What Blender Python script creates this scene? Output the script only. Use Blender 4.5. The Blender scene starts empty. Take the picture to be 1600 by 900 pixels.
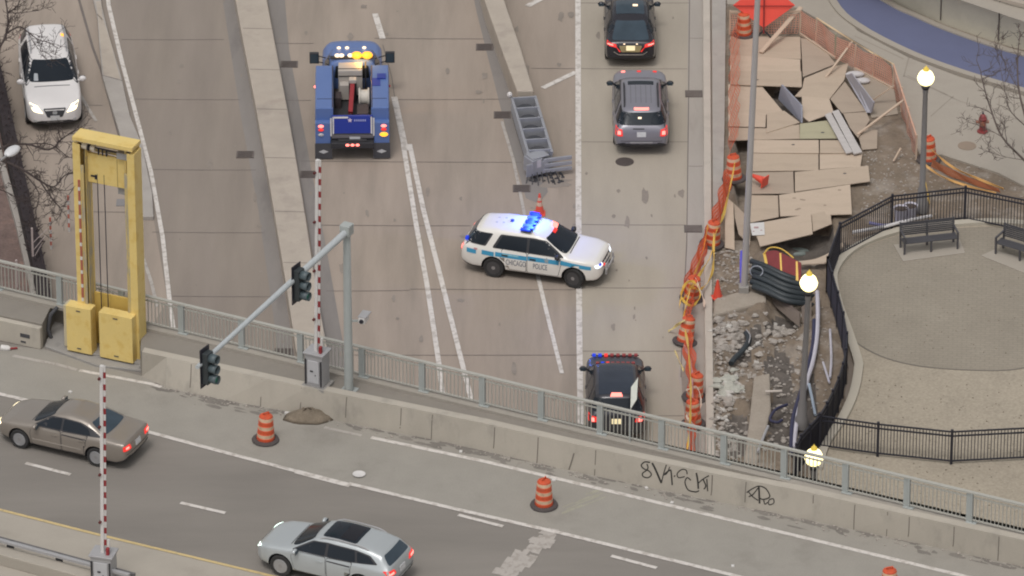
import bpy, bmesh, math, random
import numpy as np
from mathutils import Vector, Matrix
from mathutils.bvhtree import BVHTree
random.seed(7)
R = math.radians
SC = bpy.context.scene
COL = SC.collection

# ------------------------------------------------------------------ camera, sky, sun, exposure
FPX, PITCH, S0 = 11000.0, R(29.0), 45.5          # focal length in photo pixels, pitch, pixels per metre at the aim point
DIST = FPX / S0
CAM = Vector((0, -DIST * math.cos(PITCH), DIST * math.sin(PITCH)))
cd = bpy.data.cameras.new('camera'); cam = bpy.data.objects.new('camera', cd); COL.objects.link(cam)
cam.location = CAM; cam.rotation_euler = (math.pi / 2 - PITCH, 0, 0)
cd.sensor_width = 36; cd.lens = FPX / 1600 * 36; cd.clip_start = 1; cd.clip_end = 3000
SC.camera = cam
world = bpy.data.worlds.new('World'); SC.world = world; world.use_nodes = True
nt = world.node_tree; nt.nodes.clear()
sky = nt.nodes.new('ShaderNodeTexSky'); sky.sky_type = 'NISHITA'; sky.sun_disc = False
SUN_EL, SUN_AZ = R(64), R(200)
sky.sun_elevation = SUN_EL; sky.sun_rotation = SUN_AZ; sky.air_density = 1.0; sky.dust_density = 4.0
hs = nt.nodes.new('ShaderNodeHueSaturation'); hs.inputs['Saturation'].default_value = 0.12
bg = nt.nodes.new('ShaderNodeBackground'); bg.inputs['Strength'].default_value = 0.105
wo = nt.nodes.new('ShaderNodeOutputWorld')
nt.links.new(sky.outputs[0], hs.inputs['Color']); nt.links.new(hs.outputs[0], bg.inputs[0]); nt.links.new(bg.outputs[0], wo.inputs[0])
sd = bpy.data.lights.new('sun', 'SUN'); sun = bpy.data.objects.new('sun', sd); COL.objects.link(sun)
sd.energy = 0.78; sd.angle = R(16); sd.color = (1.0, 0.94, 0.89)
sun.rotation_euler = (math.pi / 2 - SUN_EL, 0, math.pi - SUN_AZ)
SC.view_settings.view_transform = 'Standard'; SC.view_settings.look = 'None'
SC.view_settings.exposure = 0.26; SC.view_settings.gamma = 1; SC.view_settings.use_curve_mapping = False
SC.cycles.filter_width = 2.0
SC.cycles.max_bounces = 6; SC.cycles.transparent_max_bounces = 8

FW = Vector((0, math.cos(PITCH), -math.sin(PITCH))); UP = Vector((0, math.sin(PITCH), math.cos(PITCH)))
def P(x, y, z=0.0):
    """photo pixel -> the place on the level plane z"""
    r = FW + Vector((1, 0, 0)) * ((x - 800) / FPX) - UP * ((y - 450) / FPX)
    return CAM + r * ((z - CAM.z) / r.z)
def pix(w):
    v = Vector(w) - CAM; d = v.dot(FW)
    return 800 + FPX * v.x / d, 450 - FPX * v.dot(UP) / d
def rise(base, ytop):
    """height above base at which a vertical from base reaches photo row ytop"""
    lo, hi = 0.0, 30.0
    for _ in range(40):
        m = (lo + hi) / 2
        if pix(base + Vector((0, 0, m)))[1] > ytop: lo = m
        else: hi = m
    return lo
def heading(a, b):
    d = b - a; return math.atan2(d.y, d.x)

# ------------------------------------------------------------------ materials
MATS = {}
def mat(name, col, rough=0.75, var=0.10, vscale=1.2, fine=0.05, fscale=35.0, metal=0.0, bump=0.0, bscale=30.0, coat=0.0,
        emit=None, estr=0.0, stretch=(1, 1, 1), blotch=None, bl_scale=0.6, bl_lo=0.55, bl_hi=0.7, bl_fac=0.6, alpha=1.0, spec=0.5, rot=0.0):
    if name in MATS: return MATS[name]
    m = bpy.data.materials.new(name); m.use_nodes = True; MATS[name] = m
    t = m.node_tree; N = t.nodes; L = t.links; b = N['Principled BSDF']
    b.inputs['Roughness'].default_value = rough; b.inputs['Metallic'].default_value = metal
    b.inputs['Coat Weight'].default_value = coat; b.inputs['Coat Roughness'].default_value = 0.08
    b.inputs['Specular IOR Level'].default_value = spec
    tc = N.new('ShaderNodeTexCoord'); mp = N.new('ShaderNodeMapping'); mp.inputs['Scale'].default_value = stretch; mp.inputs['Rotation'].default_value = (0, 0, rot)
    L.new(tc.outputs['Object'], mp.inputs[0])
    def noise(scale, detail, src):
        n = N.new('ShaderNodeTexNoise'); n.inputs['Scale'].default_value = scale; n.inputs['Detail'].default_value = detail
        n.inputs['Roughness'].default_value = 0.6; L.new(src, n.inputs['Vector']); return n.outputs[0]
    def math_(op, a, b_):
        k = N.new('ShaderNodeMath'); k.operation = op
        for i, q in enumerate((a, b_)):
            if isinstance(q, (int, float)): k.inputs[i].default_value = q
            else: L.new(q, k.inputs[i])
        return k.outputs[0]
    n1 = noise(vscale, 6, mp.outputs[0]); n2 = noise(fscale, 3, tc.outputs['Object'])
    f = math_('ADD', math_('MULTIPLY', math_('SUBTRACT', n1, 0.5), var * 3), math_('MULTIPLY', math_('SUBTRACT', n2, 0.5), fine * 3))
    f = math_('ADD', f, 1.0)
    rgb = N.new('ShaderNodeRGB'); rgb.outputs[0].default_value = (*col, 1); c = rgb.outputs[0]
    if blotch:
        n3 = noise(bl_scale, 5, mp.outputs[0])
        mr = N.new('ShaderNodeMapRange'); mr.inputs[1].default_value = bl_lo; mr.inputs[2].default_value = bl_hi
        mr.inputs[3].default_value = 0; mr.inputs[4].default_value = bl_fac; L.new(n3, mr.inputs[0])
        mx = N.new('ShaderNodeMix'); mx.data_type = 'RGBA'; L.new(mr.outputs[0], mx.inputs[0]); L.new(c, mx.inputs[6])
        mx.inputs[7].default_value = (*blotch, 1); c = mx.outputs[2]
    vm = N.new('ShaderNodeVectorMath'); vm.operation = 'SCALE'; L.new(c, vm.inputs[0]); L.new(f, vm.inputs['Scale'])
    L.new(vm.outputs[0], b.inputs['Base Color'])
    if bump:
        bp = N.new('ShaderNodeBump'); bp.inputs['Strength'].default_value = bump; bp.inputs['Distance'].default_value = 0.03
        L.new(noise(bscale, 4, tc.outputs['Object']), bp.inputs['Height']); L.new(bp.outputs[0], b.inputs['Normal'])
    if emit:
        b.inputs['Emission Color'].default_value = (*emit, 1); b.inputs['Emission Strength'].default_value = estr
    if alpha < 1: b.inputs['Alpha'].default_value = alpha
    return m
def srgb(r, g, b, k=1.0):
    f = lambda c: (c / 255 / 12.92 if c / 255 < 0.04045 else ((c / 255 + 0.055) / 1.055) ** 2.4) * k
    return (f(r), f(g), f(b))

CONC = mat('lower_concrete', (0.328, 0.272, 0.225), 0.85, 0.20, 0.8, 0.10, 24, stretch=(1, 0.12, 1), blotch=(0.237, 0.202, 0.168), bl_scale=0.7, bl_lo=.46, bl_hi=.70, bl_fac=.75, bump=.1)
RAMP = mat('ramp_concrete', (0.245, 0.208, 0.177), 0.85, 0.17, 0.7, 0.07, 24, stretch=(1, 0.12, 1), blotch=(0.290, 0.247, 0.204), bl_scale=0.8, bl_lo=.45, bl_hi=.7, bl_fac=.5)
GUTTER = mat('gutter_concrete', (0.225, 0.205, 0.19), 0.85, 0.16, 0.9, 0.06, 20, stretch=(1, 0.2, 1), blotch=(0.16, 0.145, 0.14), bl_scale=1.2, bl_fac=.6)
KERB = mat('kerb_concrete', (0.405, 0.352, 0.295), 0.85, 0.10, 1.5, 0.05, 25, blotch=(0.299, 0.255, 0.220), bl_scale=1.1, bl_fac=.5)
KERBGREY = mat('grey_kerb_concrete', (0.36, 0.33, 0.30), 0.85, 0.12, 1.5, 0.05, 25, blotch=(0.27, 0.25, 0.23), bl_scale=1.1, bl_fac=.5)
WALK = mat('walkway_concrete', (0.239, 0.216, 0.186), 0.85, 0.08, 0.8, 0.05, 25, blotch=(0.211, 0.187, 0.163), bl_scale=.9, bl_fac=.5)
BARR = mat('barrier_concrete', (0.428, 0.389, 0.330), 0.85, 0.10, 1.1, 0.05, 25, stretch=(1, 1, .5), blotch=(0.289, 0.265, 0.230), bl_scale=1.3, bl_fac=.55)
DECKA = mat('deck_asphalt', (0.209, 0.190, 0.169), 0.8, 0.15, 0.7, 0.09, 26, stretch=(.18, 1, 1), rot=R(20), blotch=(0.251, 0.230, 0.203), bl_scale=.45, bl_lo=.45, bl_hi=.75, bl_fac=.5, bump=.15)
DECKS = mat('deck_shoulder_asphalt', (0.298, 0.278, 0.244), 0.85, 0.10, 0.8, 0.10, 22, blotch=(0.226, 0.209, 0.183), bl_scale=.7, bl_fac=.5, bump=.15)
DECKC = mat('deck_side_concrete', (0.37, 0.335, 0.285), 0.85, 0.08, 0.8, 0.05, 22, blotch=(0.29, 0.26, 0.22), bl_scale=.7, bl_fac=.5)
JOINT = mat('joint_filler', (0.155, 0.132, 0.12), 0.9, 0.2, 2, .1)
PAINT = mat('road_paint_white', (0.62, 0.58, 0.54), 0.7, 0.10, 2, 0.08, 14, blotch=(0.40, 0.36, 0.32), bl_scale=4, bl_lo=.48, bl_hi=.62, bl_fac=.85)
PAINTW = mat('worn_road_paint', (0.42, 0.385, 0.35), 0.8, 0.12, 2, 0.1, 14, blotch=(0.29, 0.26, 0.23), bl_scale=4, bl_lo=.48, bl_hi=.62, bl_fac=.8)
PAINTY = mat('road_paint_yellow', (0.56, 0.43, 0.21), 0.7, 0.10, 2, 0.08, 14, blotch=(0.34, 0.28, 0.18), bl_scale=5, bl_fac=.7)
GRIME = mat('gutter_grime', (0.195, 0.178, 0.158), 0.95, 0.3, 1.5, .2, 25)
SAND = mat('sand_paving', (0.349, 0.303, 0.237), 0.9, 0.10, .5, 0.24, 11, blotch=(0.274, 0.237, 0.187), bl_scale=1.2, bl_fac=.4)
PLAZA = mat('plaza_paving', (0.289, 0.254, 0.203), 0.9, 0.12, .45, 0.10, 12, blotch=(0.32, 0.285, 0.23), bl_scale=.6, bl_fac=.5)
PALE = mat('pale_concrete', (0.357, 0.319, 0.270), 0.85, 0.07, 1.0, 0.04, 20, blotch=(0.296, 0.262, 0.220), bl_scale=1.0, bl_fac=.5)
PATHB = mat('blue_path', (0.122, 0.135, 0.225), 0.85, 0.05, 1.0, 0.05, 20)
DIRT = mat('dirt', (0.194, 0.152, 0.113), 0.95, 0.30, 1.3, 0.20, 9, blotch=(0.281, 0.242, 0.203), bl_scale=.9, bl_lo=.5, bl_hi=.62, bl_fac=.75, bump=.6, bscale=12)
MULCH = mat('mulch', (0.17, 0.12, 0.105), 0.95, 0.30, 2, 0.3, 10, blotch=(0.23, 0.14, 0.11), bl_scale=2)
ROCK = mat('rubble_stone', (0.36, 0.325, 0.29), 0.9, 0.35, 1.5, 0.1, 10, blotch=(0.17, 0.145, 0.125), bl_scale=1.5, bl_fac=.8)
PLY = [mat('plywood_%s' % n, c, 0.8, 0.07, 1.2, 0.05, 14, stretch=(.5, 1.6, 1), blotch=tuple(v * .74 for v in c), bl_scale=1.2, bl_lo=.48, bl_hi=.75, bl_fac=.7)
       for n, c in (('tan', (0.455, 0.365, 0.28)), ('pale', (0.505, 0.405, 0.312)), ('brown', (0.385, 0.31, 0.243)), ('green', (0.40, 0.37, 0.25)), ('grey', (0.33, 0.28, 0.225)))]
GREYWOOD = mat('weathered_plank', (0.47, 0.44, 0.42), 0.8, 0.10, 2, 0.05, 20, stretch=(.3, 3, 1))
WOOD = mat('stake_wood', (0.50, 0.385, 0.29), 0.8, 0.10, 2, 0.05, 20)
STEEL = mat('grey_painted_steel', (0.405, 0.397, 0.356), 0.55, 0.06, 3, 0.03, 30)
STEELB = mat('bluegrey_painted_steel', (0.362, 0.384, 0.371), 0.5, 0.06, 3, 0.03, 30)
GALV = mat('galvanised_steel', (0.40, 0.395, 0.40), 0.5, 0.08, 4, 0.04, 30, metal=.25)
BLUESTEEL = mat('cushion_steel', (0.31, 0.315, 0.34), 0.5, 0.10, 4, 0.05, 30, metal=.2)
DARK = mat('dark_rubber', (0.075, 0.062, 0.06), 0.7, 0.15, 4, 0.05)
DARKGREY = mat('dark_grey_plastic', (0.06, 0.06, 0.066), 0.6, 0.15, 4, 0.05)
BLACKIRON = mat('black_iron', (0.022, 0.022, 0.032), 0.5, 0.1, 4, 0.05)
IRON = mat('drain_iron', (0.075, 0.06, 0.055), 0.7, 0.25, 8, 0.1)
YEL = mat('yellow_paint', (0.72, 0.545, 0.20), 0.55, 0.08, 1.5, 0.04, 20, blotch=(0.616, 0.418, 0.108), bl_scale=3.0, bl_lo=.5, bl_hi=.68, bl_fac=.75)
YELW = mat('worn_yellow_paint', (0.52, 0.40, 0.17), 0.65, 0.12, 2.5, 0.08, 20, stretch=(3, 3, .6), blotch=(0.36, 0.32, 0.24), bl_scale=2.2, bl_lo=.5, bl_hi=.58, bl_fac=.9)
PLATEGREY = mat('footing_grey', (0.30, 0.285, 0.265), 0.85, 0.12, 2, .06, blotch=(0.2, .19, .18), bl_scale=2)
WHITE = mat('white_paint', (0.62, 0.60, 0.58), 0.5, 0.06, 3, 0.03)
RED = mat('red_paint', (0.27, 0.025, 0.03), 0.5, 0.1, 3, 0.05)
ORANGE = mat('drum_orange', (0.60, 0.088, 0.03), 0.55, 0.10, 3, 0.05, blotch=(.30, .075, .04), bl_scale=6, bl_lo=.5, bl_hi=.7, bl_fac=.7)
NETO = mat('orange_netting', (0.80, 0.16, 0.065), 0.7, 0.08, 3, 0.03)
NETP = mat('faded_pink_netting', (0.68, 0.32, 0.23), 0.7, 0.08, 3, 0.03)
TAPE = mat('caution_tape_yellow', (0.80, 0.52, 0.10), 0.5, 0.10, 3, 0.05)
REFL = mat('drum_white_band', (0.62, 0.43, 0.29), 0.45, 0.08, 4, 0.05, blotch=(.40, .25, .16), bl_scale=6, bl_lo=.48, bl_hi=.68, bl_fac=.7)
HAZORG = mat('fluorescent_red_fabric', (0.92, 0.11, 0.08), 0.6, 0.08, 2, 0.03)
GLASS = mat('car_glass', (0.016, 0.021, 0.028), 0.14, 0.15, 1.5, 0.0, spec=.22)
GLASSB = mat('car_rear_glass', (0.045, 0.064, 0.082), 0.14, 0.3, 1.5, 0.0, spec=.3)
TRIM = mat('car_black_trim', (0.03, 0.03, 0.034), 0.6, 0.1, 3, .05)
TYRE = mat('tyre', (0.030, 0.029, 0.029), 0.85, 0.2, 5, .05)
RIM = mat('alloy_rim', (0.42, 0.42, 0.43), 0.4, 0.1, 5, .03, metal=.6)
RIMHUB = mat('hub_cap_metal', (.36, .35, .35), .4, .1, 5, .03, metal=.5)
RIMD = mat('dark_steel_rim', (0.06, 0.058, 0.06), 0.5, 0.1, 5, .03)
CHROME = mat('chrome', (0.62, 0.62, 0.63), 0.2, 0.05, 5, .0, metal=1)
def glow(name, col, s, base=None): return mat(name, base or tuple(c * .12 + .004 for c in col), 0.4, 0, 1, 0, emit=col, estr=s)
G_GLOBE = glow('lamp_globe_glow', (1.0, 0.86, 0.40), 1.9, (.8, .75, .6))
G_HEAD = glow('headlight_glow', (1.0, 0.86, 0.55), 2.5)
G_RED = glow('tail_light_glow', (1.0, 0.04, 0.03), 0.8)
G_REDHOT = glow('brake_light_core', (1.0, 0.22, 0.18), 2.2)
G_BLUE = glow('blue_beacon_glow', (0.015, 0.07, 1.0), 0.55)
G_BLUEHOT = glow('blue_beacon_core', (0.08, 0.2, 1.0), 1.0)
G_AMB = glow('amber_beacon_glint_glow', (1.0, 0.42, 0.03), 1.6)
G_WARM = glow('marker_lamp_glow', (1.0, 0.75, 0.5), 1.6)
G_GREEN = glow('green_signal_glow', (0.05, 0.9, 0.45), 1.2)
REDLENS = mat('red_lens', (0.42, 0.02, 0.02), 0.3, 0, 1, 0, coat=.5)
CLEARLENS = mat('clear_lens', (0.5, 0.5, 0.5), 0.2, 0, 1, 0, coat=.5)
PLATE = mat('number_plate', (0.55, 0.55, 0.55), 0.5, .1, 8, .05)
PLATELIT = mat('lit_number_plate', (0.6, 0.55, 0.4), 0.5, .1, 8, .05, emit=(1, .8, .4), estr=.5)

def add_pavers(m, scale, dark, rot=0.0):
    t = m.node_tree; N = t.nodes; L = t.links; b = N['Principled BSDF']; src = b.inputs['Base Color'].links[0].from_socket
    tc = N.new('ShaderNodeTexCoord'); mp = N.new('ShaderNodeMapping'); mp.inputs['Rotation'].default_value = (0, 0, rot); bk = N.new('ShaderNodeTexBrick'); bk.inputs['Scale'].default_value = scale
    bk.inputs['Color1'].default_value = (1, 1, 1, 1); bk.inputs['Color2'].default_value = (.95, .95, .95, 1); bk.inputs['Mortar'].default_value = (dark, dark, dark, 1); bk.inputs['Mortar Size'].default_value = .03
    L.new(tc.outputs['Object'], mp.inputs[0]); L.new(mp.outputs[0], bk.inputs['Vector']); mx = N.new('ShaderNodeMix'); mx.data_type = 'RGBA'; mx.blend_type = 'MULTIPLY'; mx.inputs[0].default_value = 1
    L.new(src, mx.inputs[6]); L.new(bk.outputs['Color'], mx.inputs[7]); L.new(mx.outputs[2], b.inputs['Base Color'])
add_pavers(PLAZA, 1.6, .86, R(4))
# ------------------------------------------------------------------ mesh builder and object helpers
class MB:
    def __init__(s): s.v = []; s.f = []; s.m = []
    def add(s, vs, fs, m=0):
        o = len(s.v); s.v += [tuple(v) for v in vs]
        for f in fs: s.f.append(tuple(i + o for i in f)); s.m.append(m)
        return s
    def box(s, c, size, rz=0, m=0, rx=0, ry=0):
        M = Matrix.Translation(Vector(c)) @ Matrix.Rotation(rz, 4, 'Z') @ Matrix.Rotation(ry, 4, 'Y') @ Matrix.Rotation(rx, 4, 'X')
        x, y, z = [q / 2 for q in size]
        vs = [M @ Vector((a * x, b * y, c_ * z)) for c_ in (-1, 1) for b in (-1, 1) for a in (-1, 1)]
        return s.add(vs, [(0, 2, 3, 1), (4, 5, 7, 6), (0, 1, 5, 4), (1, 3, 7, 5), (3, 2, 6, 7), (2, 0, 4, 6)], m)
    def bar(s, a, b, w, h=None, m=0):
        """square bar from a to b"""
        a = Vector(a); b = Vector(b); d = (b - a).normalized(); h = h or w
        side = d.cross(Vector((0, 0, 1))); side = side.normalized() if side.length > 1e-4 else Vector((1, 0, 0)); u = side.cross(d)
        vs = [p + side * (i * w / 2) + u * (j * h / 2) for p in (a, b) for i, j in ((-1, -1), (1, -1), (1, 1), (-1, 1))]
        return s.add(vs, [(3, 2, 1, 0), (4, 5, 6, 7), (0, 1, 5, 4), (1, 2, 6, 5), (2, 3, 7, 6), (3, 0, 4, 7)], m)
    def prism(s, poly, z0, z1, m=0):
        n = len(poly); A = sum(poly[i][0] * poly[(i + 1) % n][1] - poly[(i + 1) % n][0] * poly[i][1] for i in range(n))
        if A < 0: poly = poly[::-1]
        zf = (lambda z, i: z) 
        vs = [(p[0], p[1], z0) for p in poly] + [(p[0], p[1], z1) for p in poly]
        return s.add(vs, [tuple(range(n))[::-1], tuple(range(n, 2 * n))] + [(i, (i + 1) % n, n + (i + 1) % n, n + i) for i in range(n)], m)
    def sheet(s, poly, z, m=0):
        n = len(poly); A = sum(poly[i][0] * poly[(i + 1) % n][1] - poly[(i + 1) % n][0] * poly[i][1] for i in range(n))
        if A < 0: poly = poly[::-1]
        return s.add([(p[0], p[1], z) for p in poly], [tuple(range(n))], m)
    def strip(s, pts, w, z, m=0):
        """flat painted strip along a polyline"""
        pts = [Vector((p[0], p[1], 0)) for p in pts]; L = []
        for i, p in enumerate(pts):
            d = (pts[min(i + 1, len(pts) - 1)] - pts[max(i - 1, 0)]).normalized(); nrm = Vector((-d.y, d.x, 0)) * (w / 2)
            L += [(p.x + nrm.x, p.y + nrm.y, z), (p.x - nrm.x, p.y - nrm.y, z)]
        return s.add(L, [(2 * i, 2 * i + 1, 2 * i + 3, 2 * i + 2) for i in range(len(pts) - 1)], m)
    def tube(s, path, r, n=8, m=0):
        path = [Vector(p) for p in path]; k = len(path); rr = r if isinstance(r, (list, tuple)) else [r] * k
        vs = []; ref = None
        for i, p in enumerate(path):
            d = (path[min(i + 1, k - 1)] - path[max(i - 1, 0)])
            d = d.normalized() if d.length > 1e-6 else Vector((0, 0, 1))
            if ref is None: ref = d.orthogonal().normalized()
            ref = ref - d * ref.dot(d); ref = ref.normalized() if ref.length > 1e-5 else d.orthogonal().normalized()
            b = d.cross(ref)
            vs += [p + (ref * math.cos(2 * math.pi * j / n) + b * math.sin(2 * math.pi * j / n)) * rr[i] for j in range(n)]
        fs = [(i * n + j, i * n + (j + 1) % n, (i + 1) * n + (j + 1) % n, (i + 1) * n + j) for i in range(k - 1) for j in range(n)]
        fs += [tuple(range(n))[::-1], tuple(range((k - 1) * n, k * n))]
        return s.add(vs, fs, m)
    def lathe(s, prof, n=20, c=(0, 0, 0), m=0, M=None):
        c = Vector(c); vs = []
        for r, z in prof:
            for j in range(n):
                a = 2 * math.pi * j / n; q = Vector((r * math.cos(a), r * math.sin(a), z)); vs.append((M @ q if M else q) + c)
        ms = m if isinstance(m, (list, tuple)) else [m] * (len(prof) - 1)
        o = len(s.v); s.v += [tuple(v) for v in vs]
        for i in range(len(prof) - 1):
            for j in range(n):
                s.f.append((o + i * n + j, o + i * n + (j + 1) % n, o + (i + 1) * n + (j + 1) % n, o + (i + 1) * n + j)); s.m.append(ms[i])
        if prof[0][0] > 1e-4: s.f.append(tuple(o + j for j in range(n))[::-1]); s.m.append(ms[0])
        if prof[-1][0] > 1e-4: s.f.append(tuple(o + (len(prof) - 1) * n + j for j in range(n))); s.m.append(ms[-1])
        return s
    def ball(s, c, r, n=14, m=0, sq=(1, 1, 1)):
        prof = [(math.sin(math.pi * i / 8) * r, -math.cos(math.pi * i / 8) * r) for i in range(9)]
        prof[0] = (0.0005, -r); prof[-1] = (0.0005, r)
        return s.lathe(prof, n, c, m, Matrix.Diagonal((*sq, 1)))
    def build(s, name, mats, parent=None, smooth=False, bevel=0, angle=40):
        me = bpy.data.meshes.new(name); me.from_pydata(s.v, [], s.f)
        for q in (mats if isinstance(mats, (list, tuple)) else [mats]): me.materials.append(q)
        me.polygons.foreach_set('material_index', s.m); me.update()
        if smooth:
            me.polygons.foreach_set('use_smooth', [True] * len(me.polygons)); me.set_sharp_from_angle(angle=R(angle))
        o = bpy.data.objects.new(name, me); COL.objects.link(o)
        if parent: o.parent = parent
        if bevel:
            b = o.modifiers.new('bevel', 'BEVEL'); b.width = bevel; b.segments = 2; b.limit_method = 'ANGLE'
        return o
def tag(o, label, cat, group=None):
    o['label'] = label; o['category'] = cat
    if group: o['group'] = group
    return o
def thing(name, label, cat, loc=(0, 0, 0), rz=0, group=None):
    o = bpy.data.objects.new(name, None); COL.objects.link(o); o.location = loc; o.rotation_euler = (0, 0, rz); o.empty_display_size = .3
    return tag(o, label, cat, group)
def struct(o, kind='structure'): o['kind'] = kind; return o
def dup(root, loc, rz, label, group=None):
    r = root.copy(); COL.objects.link(r); r.location = loc; r.rotation_euler = (0, 0, rz); r['label'] = label
    if group: r['group'] = group
    for ch in list(root.children):
        c = ch.copy(); COL.objects.link(c); c.parent = r
        for g in list(ch.children):
            d = g.copy(); COL.objects.link(d); d.parent = c
    return r
def PL(pts, z=0): return [P(x, y, z) for x, y in pts]
def dense(pts, n=6):
    """Catmull-Rom through the points"""
    pts = [Vector(p) for p in pts]; out = []
    for i in range(len(pts) - 1):
        p0 = pts[max(i - 1, 0)]; p1 = pts[i]; p2 = pts[i + 1]; p3 = pts[min(i + 2, len(pts) - 1)]
        for k in range(n):
            t = k / n
            out.append(0.5 * ((2 * p1) + (p2 - p0) * t + (2 * p0 - 5 * p1 + 4 * p2 - p3) * t * t + (3 * p1 - p0 - 3 * p2 + p3) * t ** 3))
    return out + [pts[-1]]

# ------------------------------------------------------------------ the lower ground, with a cut-out for the dug-up site
ZD, ZW = 5.0, 5.85                                # bridge road, bridge walkway
ZS = 0.12                                         # raised pavement right of the kerb
SITE = [(1136, 8), (1132, 200), (1130, 345), (1118, 350), (1116, 500), (1118, 715), (1121, 905), (1290, 905), (1284, 720), (1300, 670), (1318, 632),
        (1326, 575), (1312, 515), (1296, 455), (1301, 425), (1330, 390), (1400, 362), (1500, 345), (1560, 352), (1600, 366), (1760, 425), (1760, 330), (1600, 292),
        (1560, 272), (1470, 243), (1440, 250), (1412, 180), (1392, 100), (1330, 62), (1248, 14)]
siteW = [P(x, y, 0.0).to_2d() for x, y in SITE]
def inside(p, poly):
    c = False; n = len(poly); j = n - 1
    for i in range(n):
        a, b = poly[i], poly[j]
        if (a.y > p.y) != (b.y > p.y) and p.x < (b.x - a.x) * (p.y - a.y) / (b.y - a.y) + a.x: c = not c
        j = i
    return c
def edge_dist(p, poly):
    best = 1e9; n = len(poly)
    for i in range(n):
        a, b = poly[i], poly[(i + 1) % n]; d = b - a; t = max(0, min(1, (p - a).dot(d) / d.length_squared)); best = min(best, (a + d * t - p).length)
    return best
def ground_mesh(name, outer, hole, z, m):
    bm = bmesh.new(); E_ = []
    for loop in (outer, hole):
        vs = [bm.verts.new((p[0], p[1], z)) for p in loop]
        E_ += [bm.edges.new((vs[i], vs[(i + 1) % len(vs)])) for i in range(len(vs))]
    bmesh.ops.triangle_fill(bm, edges=E_, use_beauty=True)
    bmesh.ops.recalc_face_normals(bm, faces=bm.faces)
    if sum(f.normal.z for f in bm.faces) < 0: bmesh.ops.reverse_faces(bm, faces=bm.faces)
    me = bpy.data.meshes.new(name); bm.to_mesh(me); bm.free(); me.materials.append(m)
    o = bpy.data.objects.new(name, me); COL.objects.link(o); return struct(o)
ground_mesh('ground', [(-1500, -1500), (1500, -1500), (1500, 1500), (-1500, 1500)], siteW, 0, CONC)

def pits(x, y):
    """extra depth of the digging at photo pixel x, y"""
    d = 0
    for cx, cy, rx, ry, dep in ((1232, 166, 34, 22, .9), (1262, 392, 62, 20, .95), (1225, 520, 38, 60, .30), (1160, 560, 30, 50, .22), (1210, 640, 40, 60, .35), (1160, 680, 30, 50, .28), (1250, 600, 26, 70, .25), (1235, 480, 40, 26, .35)):
        q = ((x - cx) / rx) ** 2 + ((y - cy) / ry) ** 2
        d += dep * max(0, 1 - q) ** .6 if q < 1 else 0
    if 1150 < x < 1345 and 62 < y < 375 and not (x > 1300 and y > 230): d += .55
    return d
from mathutils import noise as mn
def dirt_h(w):
    x, y = pix((w.x, w.y, 0.1))
    lumpy = 1.0 if y > 395 and x < 1320 else 0.25
    h = 0.07 + lumpy * (.22 * mn.noise((w.x * .9, w.y * .9, 3)) + .17 * mn.noise((w.x * 2.6, w.y * 2.6, 1)) + .09 * mn.noise((w.x * 6, w.y * 6, 8)))
    return h - pits(x, y)
xs = [p.x for p in siteW]; ys = [p.y for p in siteW]; step = .13
nx = int((max(xs) - min(xs)) / step) + 6; ny = int((max(ys) - min(ys)) / step) + 6
mb = MB(); idx = {}
for j in range(ny):
    for i in range(nx):
        p = Vector((min(xs) - .3 + i * step, min(ys) - .3 + j * step)); ins = inside(p, siteW); ed = edge_dist(p, siteW)
        if not ins and ed > .26: continue
        h = dirt_h(p.to_3d()); k = min(1, ed / .35) if ins else 0
        h = h * k + (1 - k) * .03 if ins else -0.04
        idx[i, j] = len(mb.v); mb.v.append((p.x, p.y, h))
for (i, j) in list(idx):
    q = [(i, j), (i + 1, j), (i + 1, j + 1), (i, j + 1)]
    if all(k in idx for k in q):
        c = Vector(mb.v[idx[i, j]]); x, y = pix(c); wob = 1 + .45 * mn.noise((c.x * 1.7, c.y * 1.7, 5))
        dark_zone = any(((x - cx) / rx) ** 2 + ((y - cy) / ry) ** 2 < wob for cx, cy, rx, ry in ((1222, 655, 26, 52), (1160, 548, 13, 26), (1214, 582, 22, 34), (1150, 680, 22, 34), (1262, 392, 60, 22), (1235, 166, 36, 24), (1258, 640, 16, 60), (1215, 512, 22, 14), (1180, 530, 10, 20)))  # faces inside these wobbly ellipses take the darker dirt colour
        mb.f.append(tuple(idx[k] for k in q)); mb.m.append(1 if dark_zone else 0)
dirt = struct(mb.build('dirt_ground', [DIRT, mat('dark_dirt', (.105, .09, .078), .9, .35, 2.5, .25, 9, blotch=(.17, .15, .135), bl_scale=1.6, bl_fac=.7, bump=.7, bscale=12)], smooth=True, angle=180))

# ramps, gutters, joints
mb = MB()
mb.sheet(PL([(120, -80), (348, -80), (352, 0), (382, 180), (408, 330), (440, 500), (520, 960), (180, 960), (205, 560), (262, 470), (238, 330), (205, 190), (175, 60)]), .004)
struct(mb.build('left_ramp_road', RAMP))
mb = MB()
mb.sheet(PL([(336, -80), (365, -80), (400, 180), (426, 330), (452, 500), (520, 960), (478, 960), (428, 500), (404, 330), (376, 180), (348, 0)]), .008)
mb.sheet(PL([(405, -80), (440, -60), (452, 80), (478, 220), (512, 400), (540, 560), (600, 960), (572, 960), (486, 520), (494, 430), (458, 220), (428, 60)]), .008)
mb.sheet(PL([(723, -80), (750, -80), (795, 110), (815, 210), (830, 265), (848, 262), (856, 300), (842, 318), (822, 310), (790, 200), (745, 20)]), .008)

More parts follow.
